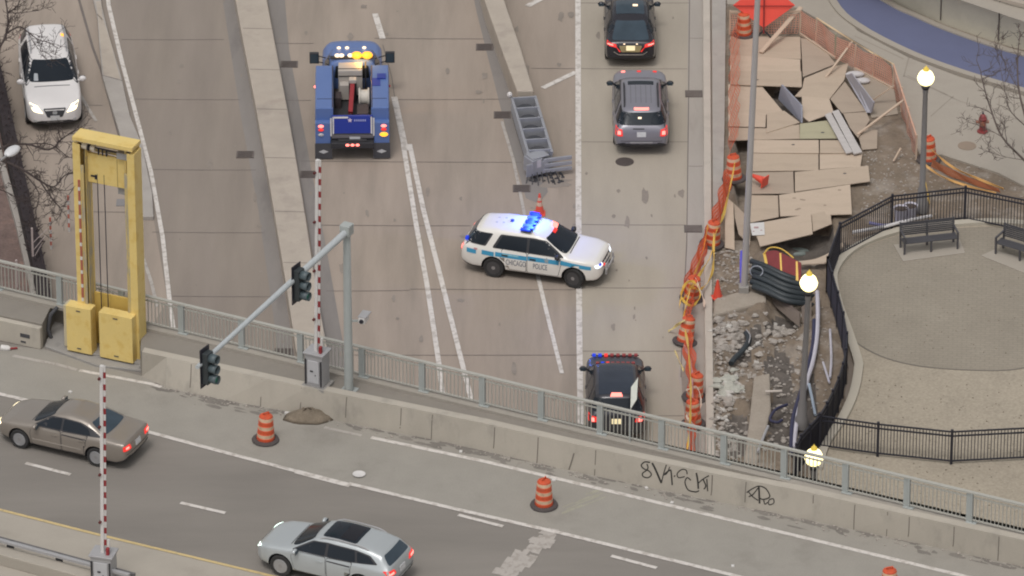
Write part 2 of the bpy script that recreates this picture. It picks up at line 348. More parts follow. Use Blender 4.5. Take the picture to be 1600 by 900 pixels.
struct(mb.build('gutter_pavement', GUTTER))
mb = MB(); mb.sheet(PL([(1076, -80), (1100, -80), (1103, 350), (1104, 960), (1086, 960), (1072, 640), (1060, 590), (1066, 500), (1074, 380), (1074, 150)]), .008)
struct(mb.build('kerb_gutter', mat('kerb_gutter_concrete', (.36, .325, .29), .85, .12, .9, .05, 20, stretch=(1, .2, 1), blotch=(.27, .24, .215), bl_scale=1.0, bl_fac=.5)))
mb = MB(); jw = .03
for x0, y0, x1, y1 in [(585, 60, 757, 61), (430, 68, 490, 68), (620, 156, 800, 155), (448, 157, 486, 157), (470, 252, 815, 254), (490, 352, 735, 353), (640, 452, 905, 453), (510, 455, 640, 454), (540, 555, 905, 555),
                       (905, 5, 1078, 5), (830, 107, 1074, 108), (905, 222, 1074, 222), (895, 351, 1072, 352), (905, 450, 1070, 450), (905, 549, 1066, 549), (905, 650, 1068, 650),
                       (190, 62, 350, 62), (205, 155, 375, 156), (228, 265, 400, 266), (238, 363, 412, 364), (262, 463, 425, 464), (60, 240, 170, 242), (95, 330, 215, 332), (125, 164, 160, 165), (1078, 60, 1098, 60), (1076, 260, 1098, 260), (1074, 440, 1098, 440)]:
    mb.strip(PL([(x0, y0), ((x0 + x1) / 2, (y0 + y1) / 2 + .4), (x1, y1)]), jw, .012)
mb.strip(PL([(1078, -60), (1076, 150), (1073, 380), (1066, 520), (1064, 590)]), .03, .013)
mb.strip(PL([(598, 70), (612, 120), (617, 155)]), .03, .012)
mb.strip(PL([(112, -40), (145, 75), (158, 110), (186, 212), (200, 262)]), .09, .013)
struct(mb.build('pavement_joint_lines', JOINT))

# kerbs and medians of the lower level
def kerb(name, px, w, h, m, cap=None):
    mb = MB(); pts = [P(x, y, h) for x, y in px]
    L, Rr = [], []
    for i, p in enumerate(pts):
        d = (pts[min(i + 1, len(pts) - 1)] - pts[max(i - 1, 0)]).normalized(); n = Vector((-d.y, d.x, 0)) * w / 2; L.append(p + n); Rr.append(p - n)
    mb.prism(L + Rr[::-1], -.1, h); return struct(mb.build(name, m, bevel=.025))
kerb('road_kerb', [(1104, -80), (1104, 0), (1106, 350), (1107, 500), (1110, 715), (1113, 960)], .27, .16, mat('pale_kerb', (.47, .42, .365), .85, .10, 1.5, .05, 25, blotch=(.38, .335, .29), bl_scale=1.1, bl_fac=.5))
mb = MB()
M1 = dense([P(x, y, .45) for x, y in [(343, -160), (368, 0), (402, 180), (428, 330), (446, 440), (463, 550)]], 4)
M1r = dense([P(x, y, .45) for x, y in [(512, 550), (493, 440), (476, 330), (451, 180), (417, 0), (388, -160)]], 4)
mb.prism(M1 + M1r, -.05, .45)
med = struct(mb.build('median_kerb', KERB, bevel=.03))
mb = MB()
for y in (44, 108, 170, 246, 330, 410):
    a = P(372 + (y / 330) * 57, y, .454); b = P(419 + (y / 330) * 57, y + 1, .454); mb.strip([a, b], .03, .454)
for (x0, x1, y) in ((152, 160, 22), (158, 191, 117)):
    mb.strip([P(x0, y, .164), P(x1, y + 9, .164)], .03, .164)
struct(mb.build('median_joint_lines', JOINT))
mb = MB()
mb.prism([P(x, y, .16) for x, y in [(136, -60), (146, 0), (152, 25), (155, 70), (160, 120), (186, 205), (206, 290), (222, 338), (240, 338), (238, 300), (222, 225), (203, 180), (190, 120), (172, 60), (160, 12), (150, -60)]], -.05, .16)
struct(mb.build('ramp_median_kerb', KERBGREY, bevel=.03))
mb = MB(); mb.sheet([P(x, y, .164).xy for x, y in [(150, 2), (153, 26), (157, 70), (162, 117), (188, 124), (172, 62), (160, 26), (158, 2)]], .164); struct(mb.build('median_nose_patch', KERB))
# the tall divider that ends at the crash cushion
mb = MB(); hM = .85
mb.prism([P(x, y, hM) for x, y in [(735, -90), (757, 0), (783, 75), (808, 142), (834, 142), (812, 70), (788, 0), (765, -90)]], -.05, hM)
tag(mb.build('divider_wall', KERB, bevel=.04), 'pale concrete divider wall running up the road from the crash cushion', 'wall')

# road markings of the lower level
mb = MB(); z = .016
MKZ = [0]
def mk(px, w, m=0): MKZ[0] += 1; mb.strip(PL(px), w, z + .0006 * MKZ[0], m)
mk([(902, -60), (903, 0), (904, 330), (905, 500), (908, 720), (912, 960)], .20)
mk([(824, 10), (862, -10)], .24); mk([(848, 138), (900, 113)], .22)
mk([(784, 190), (802, 250), (816, 318), (838, 425)], .11, 1); mk([(840, 430), (852, 480), (878, 584)], .14)
mk([(616, 152), (634, 236)], .22); mk([(630, 226), (650, 350), (668, 450), (686, 570), (696, 660), (720, 900)], .17); mk([(640, 226), (662, 330), (690, 440), (720, 560), (745, 660), (790, 900)], .17)
mk([(586, 22), (598, 61)], .22)
mk([(162, -60), (170, 10), (190, 95), (210, 170), (236, 270), (254, 370), (265, 470), (285, 620)], .15)
mk([(224, 405), (236, 440), (246, 480)], .12, 1)
mk([(120, 140), (150, 190)], .12, 1)
struct(mb.build('lower_road_markings', [PAINT, PAINTW]))

mb = MB(); mb.sheet(PL([(903, -80), (1080, -80), (1080, 150), (1077, 380), (1068, 560), (1076, 700), (1088, 960), (912, 960), (906, 500), (904, 330)]), .006)
struct(mb.build('right_lane_road', mat('right_lane_concrete', (0.372, 0.328, 0.270), .85, .14, .7, .07, 24, stretch=(1, .16, 1), blotch=(0.306, 0.270, 0.221), bl_scale=.6, bl_lo=.5, bl_hi=.75, bl_fac=.5)))
# stains, skid marks
STAIN = mat('road_stain', (0.25, 0.215, 0.185), 0.9, .25, 1.2, .1, 12)
mb = MB()
def blob(cx, cy, rx, ry, zz, seed, m=0, n=18):
    rnd = random.Random(seed); k = [1 + rnd.uniform(-.35, .3) for _ in range(n)]
    mb.sheet([P(cx + rx * k[i] * math.cos(2 * math.pi * i / n), cy + ry * k[i] * math.sin(2 * math.pi * i / n), 0) for i in range(n)], zz, m)
for i, (cx, cy, rx, ry) in enumerate([(1076, 610, 10, 60), (865, 285, 26, 9), (1072, 520, 8, 40), (720, 470, 6, 3), (835, 210, 8, 24)]): blob(cx, cy, rx, ry, .0095 + .0004 * i, i)
rnd = random.Random(77)
for i in range(110):
    cx, cy = rnd.uniform(200, 1065), rnd.uniform(-5, 640); s_ = rnd.choice((1.2, 1.6, 2.2, 3.2, 5)); blob(cx, cy, s_, s_ * rnd.uniform(.5, 2.2), .0120 + .00004 * i, 100 + i, 0, 10)
struct(mb.build('road_stains', STAIN))
# raised pavement right of the kerb and the park
mb = MB()
mb.prism([P(x, y, ZS) for x, y in [(1112, -80), (1136, -80), (1134, 8), (1132, 200), (1128, 342), (1114, 346)]], -.1, ZS)
struct(mb.build('kerbside_pavement', KERBGREY))
mb = MB()
top = [(1134, -80), (1136, 6), (1248, 12), (1330, 60), (1392, 98), (1412, 178), (1440, 248), (1470, 241), (1560, 270), (1600, 290), (1760, 328), (1900, 300), (1900, 205), (1700, 178), (1600, 150), (1500, 120), (1420, 90), (1340, 48), (1300, 6), (1270, -80)]
mb.prism([P(x, y, ZS) for x, y in top], -.1, ZS)
struct(mb.build('park_pavement', PALE))
mb = MB()
for px in ([(1412, 120), (1420, 90)], [(1480, 148), (1418, 118)], [(1412, 118), (1500, 158), (1600, 190), (1800, 235)], [(1560, 172), (1562, 148)], [(1454, 182), (1490, 150)], [(1335, 56), (1365, 70), (1412, 92)]):
    mb.strip([P(x, y, ZS + .004) for x, y in px], .05, ZS + .004)
struct(mb.build('park_pavement_joint_lines', mat('pale_joint', (.29, .255, .215), .9, .1)))
mb = MB()
up_ = [(1240, -90), (1385, 0), (1430, 22), (1480, 44), (1560, 72), (1620, 88), (1760, 118), (1960, 150)]
lo_ = [(1960, 240), (1760, 188), (1600, 140), (1500, 110), (1420, 80), (1340, 38), (1300, -2), (1262, -90)]
mb.prism([P(x, y, .14) for x, y in up_ + lo_], 0, .14)
struct(mb.build('park_path', PATHB))
mb = MB()
lo2 = dense([P(x, y, .2) for x, y in lo_[::-1]], 4)
def ribbon_kerb(mb, pts, w, z0, z1, m=0):
    L, Rr = [], []
    for i, p in enumerate(pts):
        d = (pts[min(i + 1, len(pts) - 1)] - pts[max(i - 1, 0)]).to_2d().normalized(); n = Vector((-d.y, d.x)) * w / 2
        L.append(p.to_2d() + n); Rr.append(p.to_2d() - n)
    n_ = len(pts); vs = [(q.x, q.y, zz) for zz in (z0, z1) for q in L + Rr]
    fs = []
    for i in range(n_ - 1):
        a, b, c, d = i, i + 1, n_ + i + 1, n_ + i; o = 2 * n_
        fs += [(a + o, d + o, c + o, b + o), (a, a + o, b + o, b), (d, c, c + o, d + o)]
    o = 2 * n_; fs += [(0, n_, n_ + o, o), (n_ - 1, n_ - 1 + o, 2 * n_ - 1 + o, 2 * n_ - 1)]
    mb.add(vs, fs, m)
ribbon_kerb(mb, lo2, .28, 0, .2); ribbon_kerb(mb, dense([P(x, y, .2) for x, y in up_], 4), .25, 0, .2)
struct(mb.build('path_kerb', PALE))
# the curved retaining wall above the path
wall_b = dense([P(x, y - 7, .1) for x, y in up_], 6); mb = MB()
ribbon_kerb(mb, [p + Vector((0.05, .25, 0)) for p in wall_b], .35, .0, 1.75)
rw = tag(mb.build('retaining_wall', mat('retaining_wall_concrete', (.66, .615, .50), .85, .10, 1.2, .05, 20, blotch=(.56, .515, .42), bl_scale=1.0, bl_fac=.5)), 'curved pale concrete retaining wall above the blue path, topped by a railing', 'wall')
mb = MB(); ribbon_kerb(mb, [p + Vector((.05, .25, 0)) for p in wall_b], .46, 1.753, 1.90)
mb.build('coping', KERB, rw)
mb = MB()
for x in (1330, 1400, 1470, 1565, 1640):
    k = min(wall_b, key=lambda p: abs(pix(p)[0] - x)); mb.box((k.x + .0, k.y + .045, .93), (.035, .06, 1.6), heading(wall_b[0], wall_b[-1]))
mb.build('joint', JOINT, rw)
mb = MB(); rp = [p + Vector((.05, .3, 0)) for p in wall_b]
for z_ in (2.05, 2.2, 2.35, 2.5, 2.65, 2.8): mb.tube([Vector((p.x, p.y, z_)) for p in rp], .022, 5)
for k in range(0, len(rp), 4): mb.tube([(rp[k].x, rp[k].y, 1.9), (rp[k].x, rp[k].y, 2.85)], .04, 6)
tag(mb.build('guard_railing', GALV), 'grey horizontal bar railing standing on the curved retaining wall', 'railing')
mb = MB()
mb.sheet([P(x, y, 2) .xy for x, y in [(1240, -100), (1600, 22), (1960, 110), (2400, 150), (2400, -900), (900, -900)]], 1.7)
struct(mb.build('upper_park_ground', PALE))

# plaza: sand, round paving, its kerb, bench pads
arc = [(1640, 352), (1560, 345), (1491, 348), (1404, 359), (1335, 386), (1303, 424), (1309, 470), (1325, 515), (1340, 560), (1341, 577), (1334, 613), (1317, 651), (1290, 692), (1278, 730)]
arcW = dense([P(x, y, ZS + .1) for x, y in arc], 6)
mb = MB()
mb.prism([p.to_2d() for p in arcW] + [P(x, y, ZS).xy for x, y in [(1270, 960), (2100, 960), (2100, 300), (1760, 380)]], -.1, ZS)
struct(mb.build('plaza_ground', SAND))
mb = MB()
circ = dense([P(x, y, ZS) for x, y in [(1640, 366), (1560, 355), (1491, 357), (1404, 368), (1340, 393), (1311, 426), (1314, 470), (1330, 512), (1338, 535), (1385, 560), (1450, 574), (1540, 579), (1600, 575), (1700, 550), (1760, 500), (1740, 430)]], 5)
mb.sheet([p.xy for p in circ], ZS + .004)
struct(mb.build('plaza_round_paving', PLAZA))
mb = MB(); mb.strip([p.xy for p in circ[37:66]], .07, ZS + .008); struct(mb.build('plaza_edge_line', mat('plaza_line', (.17, .15, .125), .9, .1)))
mb = MB(); ribbon_kerb(mb, arcW, .30, 0, ZS + .12); struct(mb.build('plaza_kerb', mat('plaza_kerb_concrete', (.45, .41, .34), .85, .07, 1, .04, 20)))
mb = MB()
mb.prism([P(x, y, ZS + .03) for x, y in [(1396, 382), (1500, 374), (1508, 395), (1411, 408)]], .05, ZS + .03)
mb.prism([P(x, y, ZS + .03) for x, y in [(1533, 399), (1553, 390), (1680, 425), (1680, 448), (1600, 426)]], .05, ZS + .03)
struct(mb.build('bench_pads', PALE))

# left edge: mulch, hedge kerb
mb = MB(); mb.sheet(PL([(-300, 100), (-20, 100), (0, 190), (14, 250), (40, 350), (64, 470), (90, 700), (-300, 700)]), .02); struct(mb.build('mulch_ground', MULCH))
kerb('bed_kerb', [(-22, 150), (2, 250), (30, 350), (50, 440), (70, 540), (90, 640)], .22, .25, KERBGREY)

# ------------------------------------------------------------------ the bridge: deck, walkway, barrier
def lerp_line(pts, x):
    for (x0, y0), (x1, y1) in zip(pts, pts[1:]):
        if x <= x1 or (x1, y1) == pts[-1]: return y0 + (y1 - y0) * (x - x0) / (x1 - x0)
rail_base = lambda x: 453 + .2400 * x
RB = [(x, rail_base(x)) for x in (-700, 0, 800, 1600, 2400)]
base_l = [(222, 588), (260, 606), (350, 625), (523, 657), (700, 692), (900, 738), (1165, 793), (1240, 808), (1422, 847), (1600, 886), (2400, 1058)]
top_l = [(222, 550), (260, 558), (350, 577), (480, 605), (760, 662), (900, 694), (1134, 744), (1240, 764), (1422, 805), (1600, 844), (2400, 1016)]
mb = MB()
rear = [P(x, y - 7, ZW).xy for x, y in RB]
mb.prism(rear[::-1] + [Vector((-60, -75)), Vector((70, -75))], ZD - .9, ZD)
deck = struct(mb.build('bridge_deck', [DECKA]))
mb = MB()
front = [(-700, 340), (-90, 473), (66, 506), (84, 470), (222, 503), (219, 548), (350, 574), (480, 602), (760, 659), (900, 691), (1134, 741), (1240, 761), (1422, 802), (1600, 841), (2400, 1013)]
mb.prism(rear[::-1] + [P(x, y, ZW).xy for x, y in front], ZD - .02, ZW)
struct(mb.build('bridge_walkway', WALK, bevel=.02))
mb = MB()
mb.prism([P(x, y, ZW + .1).xy for x, y in [(x_, rail_base(x_) - 6) for x_ in (-700, 0, 800, 1600, 2400)]] + [P(x, y, ZW + .1).xy for x, y in [(x_, rail_base(x_) + 5) for x_ in (2400, 1600, 800, 0, -700)]], ZW - .01, ZW + .1)
struct(mb.build('railing_kerb', mat('railing_plinth', (.33, .30, .26), .85, .12, 2, .05)))
# barrier wall: sloped front face with joints
ZB = 5.97
xs_ = [222, 260, 300, 350, 420, 480, 523, 600, 700, 760, 830, 900, 1000, 1080, 1165, 1240, 1330, 1422, 1520, 1600, 1800, 2400]
mb = MB(); bl = [P(x, lerp_line(base_l, x), ZD) for x in xs_]; tl = [P(x, lerp_line(top_l, x), ZB) for x in xs_]
n = len(xs_); bk = [Vector((p.x + .06, p.y + .30, ZB)) for p in tl]; bb = [Vector((p.x, p.y, ZD)) for p in bk]
mb.add(bl + tl + bk + bb, [f for i in range(n - 1) for f in ((i, i + 1, n + i + 1, n + i), (n + i, n + i + 1, 2 * n + i + 1, 2 * n + i), (2 * n + i, 2 * n + i + 1, 3 * n + i + 1, 3 * n + i))] + [(0, n, 2 * n, 3 * n), (n - 1, 4 * n - 1, 3 * n - 1, 2 * n - 1)])
barrier = tag(mb.build('barrier_wall', BARR), 'long concrete barrier wall with black graffiti between bridge road and walkway', 'wall')
def face(x, y, off=.006):
    """point on the barrier's front face seen at photo pixel x, y"""
    yb, yt = lerp_line(base_l, x), lerp_line(top_l, x); t = (yb - y) / (yb - yt)
    a, b = P(x, yb, ZD), P(x, yt, ZB); return a.lerp(b, t) + Vector((-.35, -.9, .25)) * off
mb = MB()
def fstroke(px, w, m=0, off=.006):
    pts = dense([Vector((x, y, 0)) for x, y in px], 4) if len(px) > 2 else [Vector((*p, 0)) for p in px]; vs = []
    for i, p in enumerate(pts):
        d = (pts[min(i + 1, len(pts) - 1)] - pts[max(i - 1, 0)]).normalized(); a = Vector((-d.y, d.x, 0)) * w / 2
        vs += [face(p.x + a.x, p.y + a.y, off), face(p.x - a.x, p.y - a.y, off)]
    mb.add(vs, [(2 * i, 2 * i + 1, 2 * i + 3, 2 * i + 2) for i in range(len(pts) - 1)], m)
INK = mat('black_spray_paint', (.03, .028, .026), .7, .3, 6, .1)
G = lambda pts: [(900 + x / 4.706, 640 + y / 4.706) for x, y in pts]
for st, w in (([(545, 388), (505, 385), (480, 410), (500, 435), (535, 450), (555, 478), (530, 500), (495, 492), (490, 468), (520, 445), (530, 425), (522, 400)], 2.0),
              ([(560, 392), (585, 440), (628, 540)], 3.0), ([(628, 540), (645, 470), (665, 405)], 1.8), ([(690, 420), (668, 470), (645, 480)], 1.6), ([(645, 480), (690, 445), (700, 460), (708, 555)], 2.4), ([(722, 485), (728, 492)], 3.0),
              ([(818, 475), (810, 445), (778, 440), (745, 470), (755, 500), (800, 492)], 1.8), ([(845, 520), (818, 500), (802, 535), (825, 590), (880, 605), (905, 595)], 1.9),
              ([(885, 465), (895, 520), (900, 582)], 2.6), ([(900, 540), (935, 510), (978, 485)], 1.7), ([(935, 512), (955, 560), (940, 585)], 2.0), ([(962, 510), (968, 600)], 1.8),
              ([(1255, 610), (1300, 580), (1350, 562), (1400, 585), (1425, 640), (1380, 660), (1350, 650)], 1.8), ([(1345, 560), (1350, 690)], 2.6), ([(1340, 575), (1300, 625), (1270, 640)], 1.8), ([(1265, 600), (1300, 640), (1340, 668)], 1.7),
              ([(1380, 665), (1390, 695), (1410, 680)], 1.6), ([(1415, 690), (1420, 665), (1450, 655), (1455, 685), (1425, 700), (1415, 690)], 1.6)):
    fstroke(G(st), w)
mb.build('graffiti', INK, barrier)
mb = MB()
for x in (298, 408, 470, 541, 626, 675, 772, 840, 930, 1112, 1165, 1270, 1335, 1386, 1420, 1490, 1560):
    fstroke([(x + 1, lerp_line(top_l, x) + 3), (x, lerp_line(top_l, x) + (14 if x % 2 else 26)), (x - 1, lerp_line(base_l, x) - (8 if x % 3 else 1))], 1.3, 0, .005)
fstroke([(897, 708), (893, 722), (889, 734)], 2.2, 0, .0055)
mb.build('joint', mat('barrier_joint', (.16, .14, .12), .9, .2), barrier)
# left block beside the tower (vents) and the tower's recess
mb = MB(); a, b = P(-260, 436, ZW), P(67, 506, ZW); d = (b - a).normalized(); nr = Vector((d.y, -d.x, 0))
BL = [a.xy + nr.xy * .02, b.xy + nr.xy * .02, b.xy + nr.xy * .22, a.xy + nr.xy * .22]
mb.prism(BL, ZD, ZW - .06)
blk = tag(mb.build('concrete_abutment', BARR, bevel=.03), 'low concrete abutment with dark vents left of the yellow tower', 'wall')
mb = MB(); f0 = b + nr * .225
for s_, z_, w_, h_ in ((.55, 5.40, .34, .13), (.62, 5.16, .18, .06)):
    c = f0 - d * s_; mb.box((c.x, c.y, z_), (w_, .02, h_), math.atan2(d.y, d.x))
mb.build('vent', DARKGREY, blk)
mb = MB()
mb.prism([P(x, y, ZD + .08) for x, y in [(70, 540), (90, 485), (245, 520), (236, 580), (150, 570)]], ZD - .01, ZD + .08)
struct(mb.build('tower_footing_slab', PLATEGREY, bevel=.02))

# deck surfaces and markings
mb = MB()
sh = [(x, lerp_line(base_l, x) - 1) for x in (225, 350, 523, 700, 900, 1165, 1422, 1600, 2000)]
mb.sheet(PL([(-300, 480), (0, 540), (66, 545), (150, 570)] + sh + [(2000, 1110), (1100, 888), (875, 833), (700, 793), (547, 758), (350, 707), (227, 674), (0, 617), (-300, 545)], ZD), ZD + .004, 0)
mb.sheet(PL([(-400, 700), (0, 797), (410, 897), (900, 1020), (900, 1500), (-400, 1200)], ZD), ZD + .004, 1)
struct(mb.build('deck_shoulders', [DECKS, DECKC]))
mb = MB(); z = ZD + .012
def mkd(px, w, m=0): MKZ[0] += 1; mb.strip(PL(px, ZD), w, z + .0006 * (MKZ[0] - 15), m)
mkd([(20, 556), (90, 570), (120, 578)], .15, 1); mkd([(124, 579), (235, 600), (252, 605)], .15, 0); mkd([(507, 668), (565, 681)], .13, 1); mkd([(580, 684), (760, 722), (1000, 779), (1200, 827), (1500, 899), (1700, 948)], .17)
mkd([(-80, 597), (0, 616), (60, 630), (227, 674), (350, 707), (468, 738)], .17); mkd([(462, 737), (547, 759)], .24); mkd([(545, 756), (700, 793), (875, 833), (1100, 888), (1400, 962)], .17)
for a_, b_ in (((40, 724), (110, 742)), ((282, 786), (352, 802)), ((716, 805), (786, 823)), ((955, 869), (1026, 888)), ((524, 848), (594, 865)), ((1196, 934), (1268, 953))): mkd([a_, b_], .15)
mkd([(-80, 777), (0, 797), (150, 835), (410, 897), (600, 945)], .12, 2)
struct(mb.build('deck_road_markings', [PAINT, PAINTW, PAINTY]))
# worn white patch and the chalk scrawl
rnd = random.Random(5); mb = MB()
for i in range(60):
    t = rnd.random(); cx = 862 - 74 * t + rnd.uniform(-13, 13); cy = 832 + 66 * t + rnd.uniform(-5, 5); w_ = rnd.uniform(4, 11); h_ = rnd.uniform(3, 8)
    mb.sheet(PL([(cx - w_ + 4, cy - h_), (cx + w_ + 3, cy - h_ + 3), (cx + w_ - 4, cy + h_), (cx - w_ - 3, cy + h_ - 3)], ZD), ZD + .006 + .0001 * i)
struct(mb.build('worn_crossing_patch', PAINTW))
mb = MB(); PCH = mat('faint_chalk', (.33, .315, .25), .9, .2, 3, .1)
for i in range(26):
    cx = 905 + rnd.uniform(-20, 34); cy = 785 - (cx - 905) * .45 + rnd.uniform(-9, 9)
    mb.strip(PL([(cx - 8, cy + 4), (cx + 9, cy - 3)], ZD), .05, ZD + .0062 + .0001 * i)
struct(mb.build('faint_chalk_marks', PCH))
# grime along the foot of the barrier
mb = MB()
for i in range(150):
    x = rnd.uniform(240, 1640); y = lerp_line(base_l, x) + abs(rnd.gauss(1, 5)); w_ = rnd.uniform(4, 18); h_ = rnd.uniform(1, 3.5)
    k = [rnd.uniform(.6, 1.2) for _ in range(8)]
    mb.sheet([P(x + w_ * k[j] * math.cos(j * math.pi / 4), y + w_ * .22 * k[j] * math.cos(j * math.pi / 4) + h_ * k[j] * math.sin(j * math.pi / 4), ZD) for j in range(8)], ZD + .006 + .00004 * i)
struct(mb.build('gutter_grime', GRIME), 'stuff')

# ------------------------------------------------------------------ vehicles
def rounded(poly, r=.06, n=3):
    out = []; k = len(poly)
    for i in range(k):
        p = Vector(poly[i]); a = Vector(poly[i - 1]) - p; b = Vector(poly[(i + 1) % k]) - p
        q = min(r, a.length * .45, b.length * .45); s, e = p + a.normalized() * q, p + b.normalized() * q
        for t in range(n + 1):
            t /= n; out.append(tuple(s * (1 - t) ** 2 + p * 2 * t * (1 - t) + e * t * t))
    return out
def grow(poly, d):
    c = Vector((sum(p[0] for p in poly) / len(poly), sum(p[1] for p in poly) / len(poly)))
    out = []
    k = len(poly); A = sum(poly[i][0] * poly[(i + 1) % k][1] - poly[(i + 1) % k][0] * poly[i][1] for i in range(k)); sg = 1 if A > 0 else -1
    for i in range(k):
        p0, p, p1 = Vector(poly[i - 1]), Vector(poly[i]), Vector(poly[(i + 1) % k])
        e0, e1 = (p - p0).normalized(), (p1 - p).normalized(); n0 = Vector((e0.y, -e0.x)) * sg; n1 = Vector((e1.y, -e1.x)) * sg
        m = (n0 + n1); m = m / max(.35, m.dot(n0)) if m.length > .2 else n0
        out.append(tuple(p + m * d))
    return out
class Shell:
    """body surface of a vehicle and patches laid on it"""
    def __init__(s, me): s.bvh = BVHTree.FromPolygons([v.co.copy() for v in me.vertices], [tuple(p.vertices) for p in me.polygons])
    def hit(s, axis, sg, u, v):
        o, d = {'y': (Vector((u, sg * 4, v)), Vector((0, -sg, 0))), 'x': (Vector((sg * 6, u, v)), Vector((-sg, 0, 0))), 'z': (Vector((u, v, 5)), Vector((0, 0, -1)))}[axis]
        r = s.bvh.ray_cast(o, d)
        if r[0] is None:
            q = {'y': Vector((u, sg * 1.0, v)), 'x': Vector((sg * 2.5, u, v)), 'z': Vector((u, v, 1.8))}[axis]; r = s.bvh.find_nearest(q)
            return r[0], r[1]
        return r[0], (r[1] if r[1].dot(d) < 0 else -r[1])
    def patch(s, name, poly, axis, sg, off, m, parent, grid=.12, rr=0, thick=.02):
        if rr: poly = rounded(poly, rr)
        bm = bmesh.new(); bm.faces.new([bm.verts.new((p[0], p[1], 0)) for p in poly])
        for ax in (0, 1):
            lo, hi = min(p[ax] for p in poly), max(p[ax] for p in poly); k = max(1, int((hi - lo) / grid))
            for i in range(1, k):
                co = [0, 0, 0]; co[ax] = lo + (hi - lo) * i / k; no = [0, 0, 0]; no[ax] = 1
                bmesh.ops.bisect_plane(bm, geom=bm.verts[:] + bm.edges[:] + bm.faces[:], plane_co=co, plane_no=no)
        nrm = {}
        for v in bm.verts:
            h, n = s.hit(axis, sg, v.co.x, v.co.y); v.co = h + n * off; nrm[v] = n
        # a thin skirt down to the body gives the patch its edge
        be = [e for e in bm.edges if e.is_boundary]; sk = {}
        for e in be:
            for v in e.verts:
                if v not in sk: sk[v] = bm.verts.new(v.co - nrm[v] * (off + thick))
        for e in be:
            a, b = e.verts
            try: bm.faces.new((a, b, sk[b], sk[a]))
            except ValueError: pass
        bmesh.ops.recalc_face_normals(bm, faces=bm.faces)
        c = sum((nrm[v] for v in nrm), Vector())
        big = max(bm.faces, key=lambda f: f.calc_area()); 
        if big.normal.dot(c) < 0: bmesh.ops.reverse_faces(bm, faces=bm.faces)
        me = bpy.data.meshes.new(name); bm.to_mesh(me); bm.free(); me.materials.append(m)
        me.polygons.foreach_set('use_smooth', [True] * len(me.polygons)); me.set_sharp_from_angle(angle=R(35))
        o = bpy.data.objects.new(name, me); COL.objects.link(o); o.parent = parent; return o
    def rail(s, mb, y, x0, x1, h=.05, r=.022, n=8):
        pts = [s.hit('z', 1, x0 + (x1 - x0) * i / n, y)[0] + Vector((0, 0, h if 0 < i < n else 0.0)) for i in range(n + 1)]
        mb.tube(pts, r, 6)
def wheel_mesh(r, w, rim, spokes=5):
    """tyre and rim meshes around the y axis, outer face towards -y"""
    M = Matrix.Rotation(R(90), 4, 'X')
    t = MB(); t.lathe([(r * .62, -w / 2 + .01), (r * .66, -w / 2), (r * .93, -w / 2), (r * .985, -w / 2 + .03), (r, -w / 2 + .07), (r, w / 2 - .07), (r * .985, w / 2 - .03), (r * .93, w / 2), (r * .66, w / 2), (r * .62, w / 2 - .01)], 28, M=M)
    k = MB(); k.lathe([(r * .66, w / 2 - .005), (r * .62, w / 2 + .004), (r * .59, w / 2 - .03), (r * .56, w / 2 - .07), (.001, w / 2 - .075)], 24, M=M, m=[0, 0, 1, 1])
    for i in range(spokes):
        a = 2 * math.pi * i / spokes; c, s_ = math.cos(a), math.sin(a)
        k.add([M @ Vector((x * c - y * s_, x * s_ + y * c, z)) for z in (w / 2 - .07, w / 2 - .015) for x, y in ((r * .1, -r * .07), (r * .60, -r * .10), (r * .60, r * .10), (r * .1, r * .07))],
              [(0, 1, 2, 3), (7, 6, 5, 4), (0, 4, 5, 1), (1, 5, 6, 2), (2, 6, 7, 3), (3, 7, 4, 0)])
    k.lathe([(r * .20, w / 2 - .06), (r * .18, w / 2 - .005), (.001, w / 2)], 12, M=M, m=2)
    return t, k
def add_wheel(root, x, y, r, w, side, rimmats, spokes=5, steer=0):
    rimmats = (rimmats + [RIMHUB])[:3]; t, k = wheel_mesh(r, w, rimmats, spokes)
    o = t.build('wheel', TYRE, root, True, angle=35); o.location = (x, y, r); o.rotation_euler = (0, 0, (0 if side < 0 else math.pi) + steer)
    k.build('rim', rimmats, o, True, angle=30)
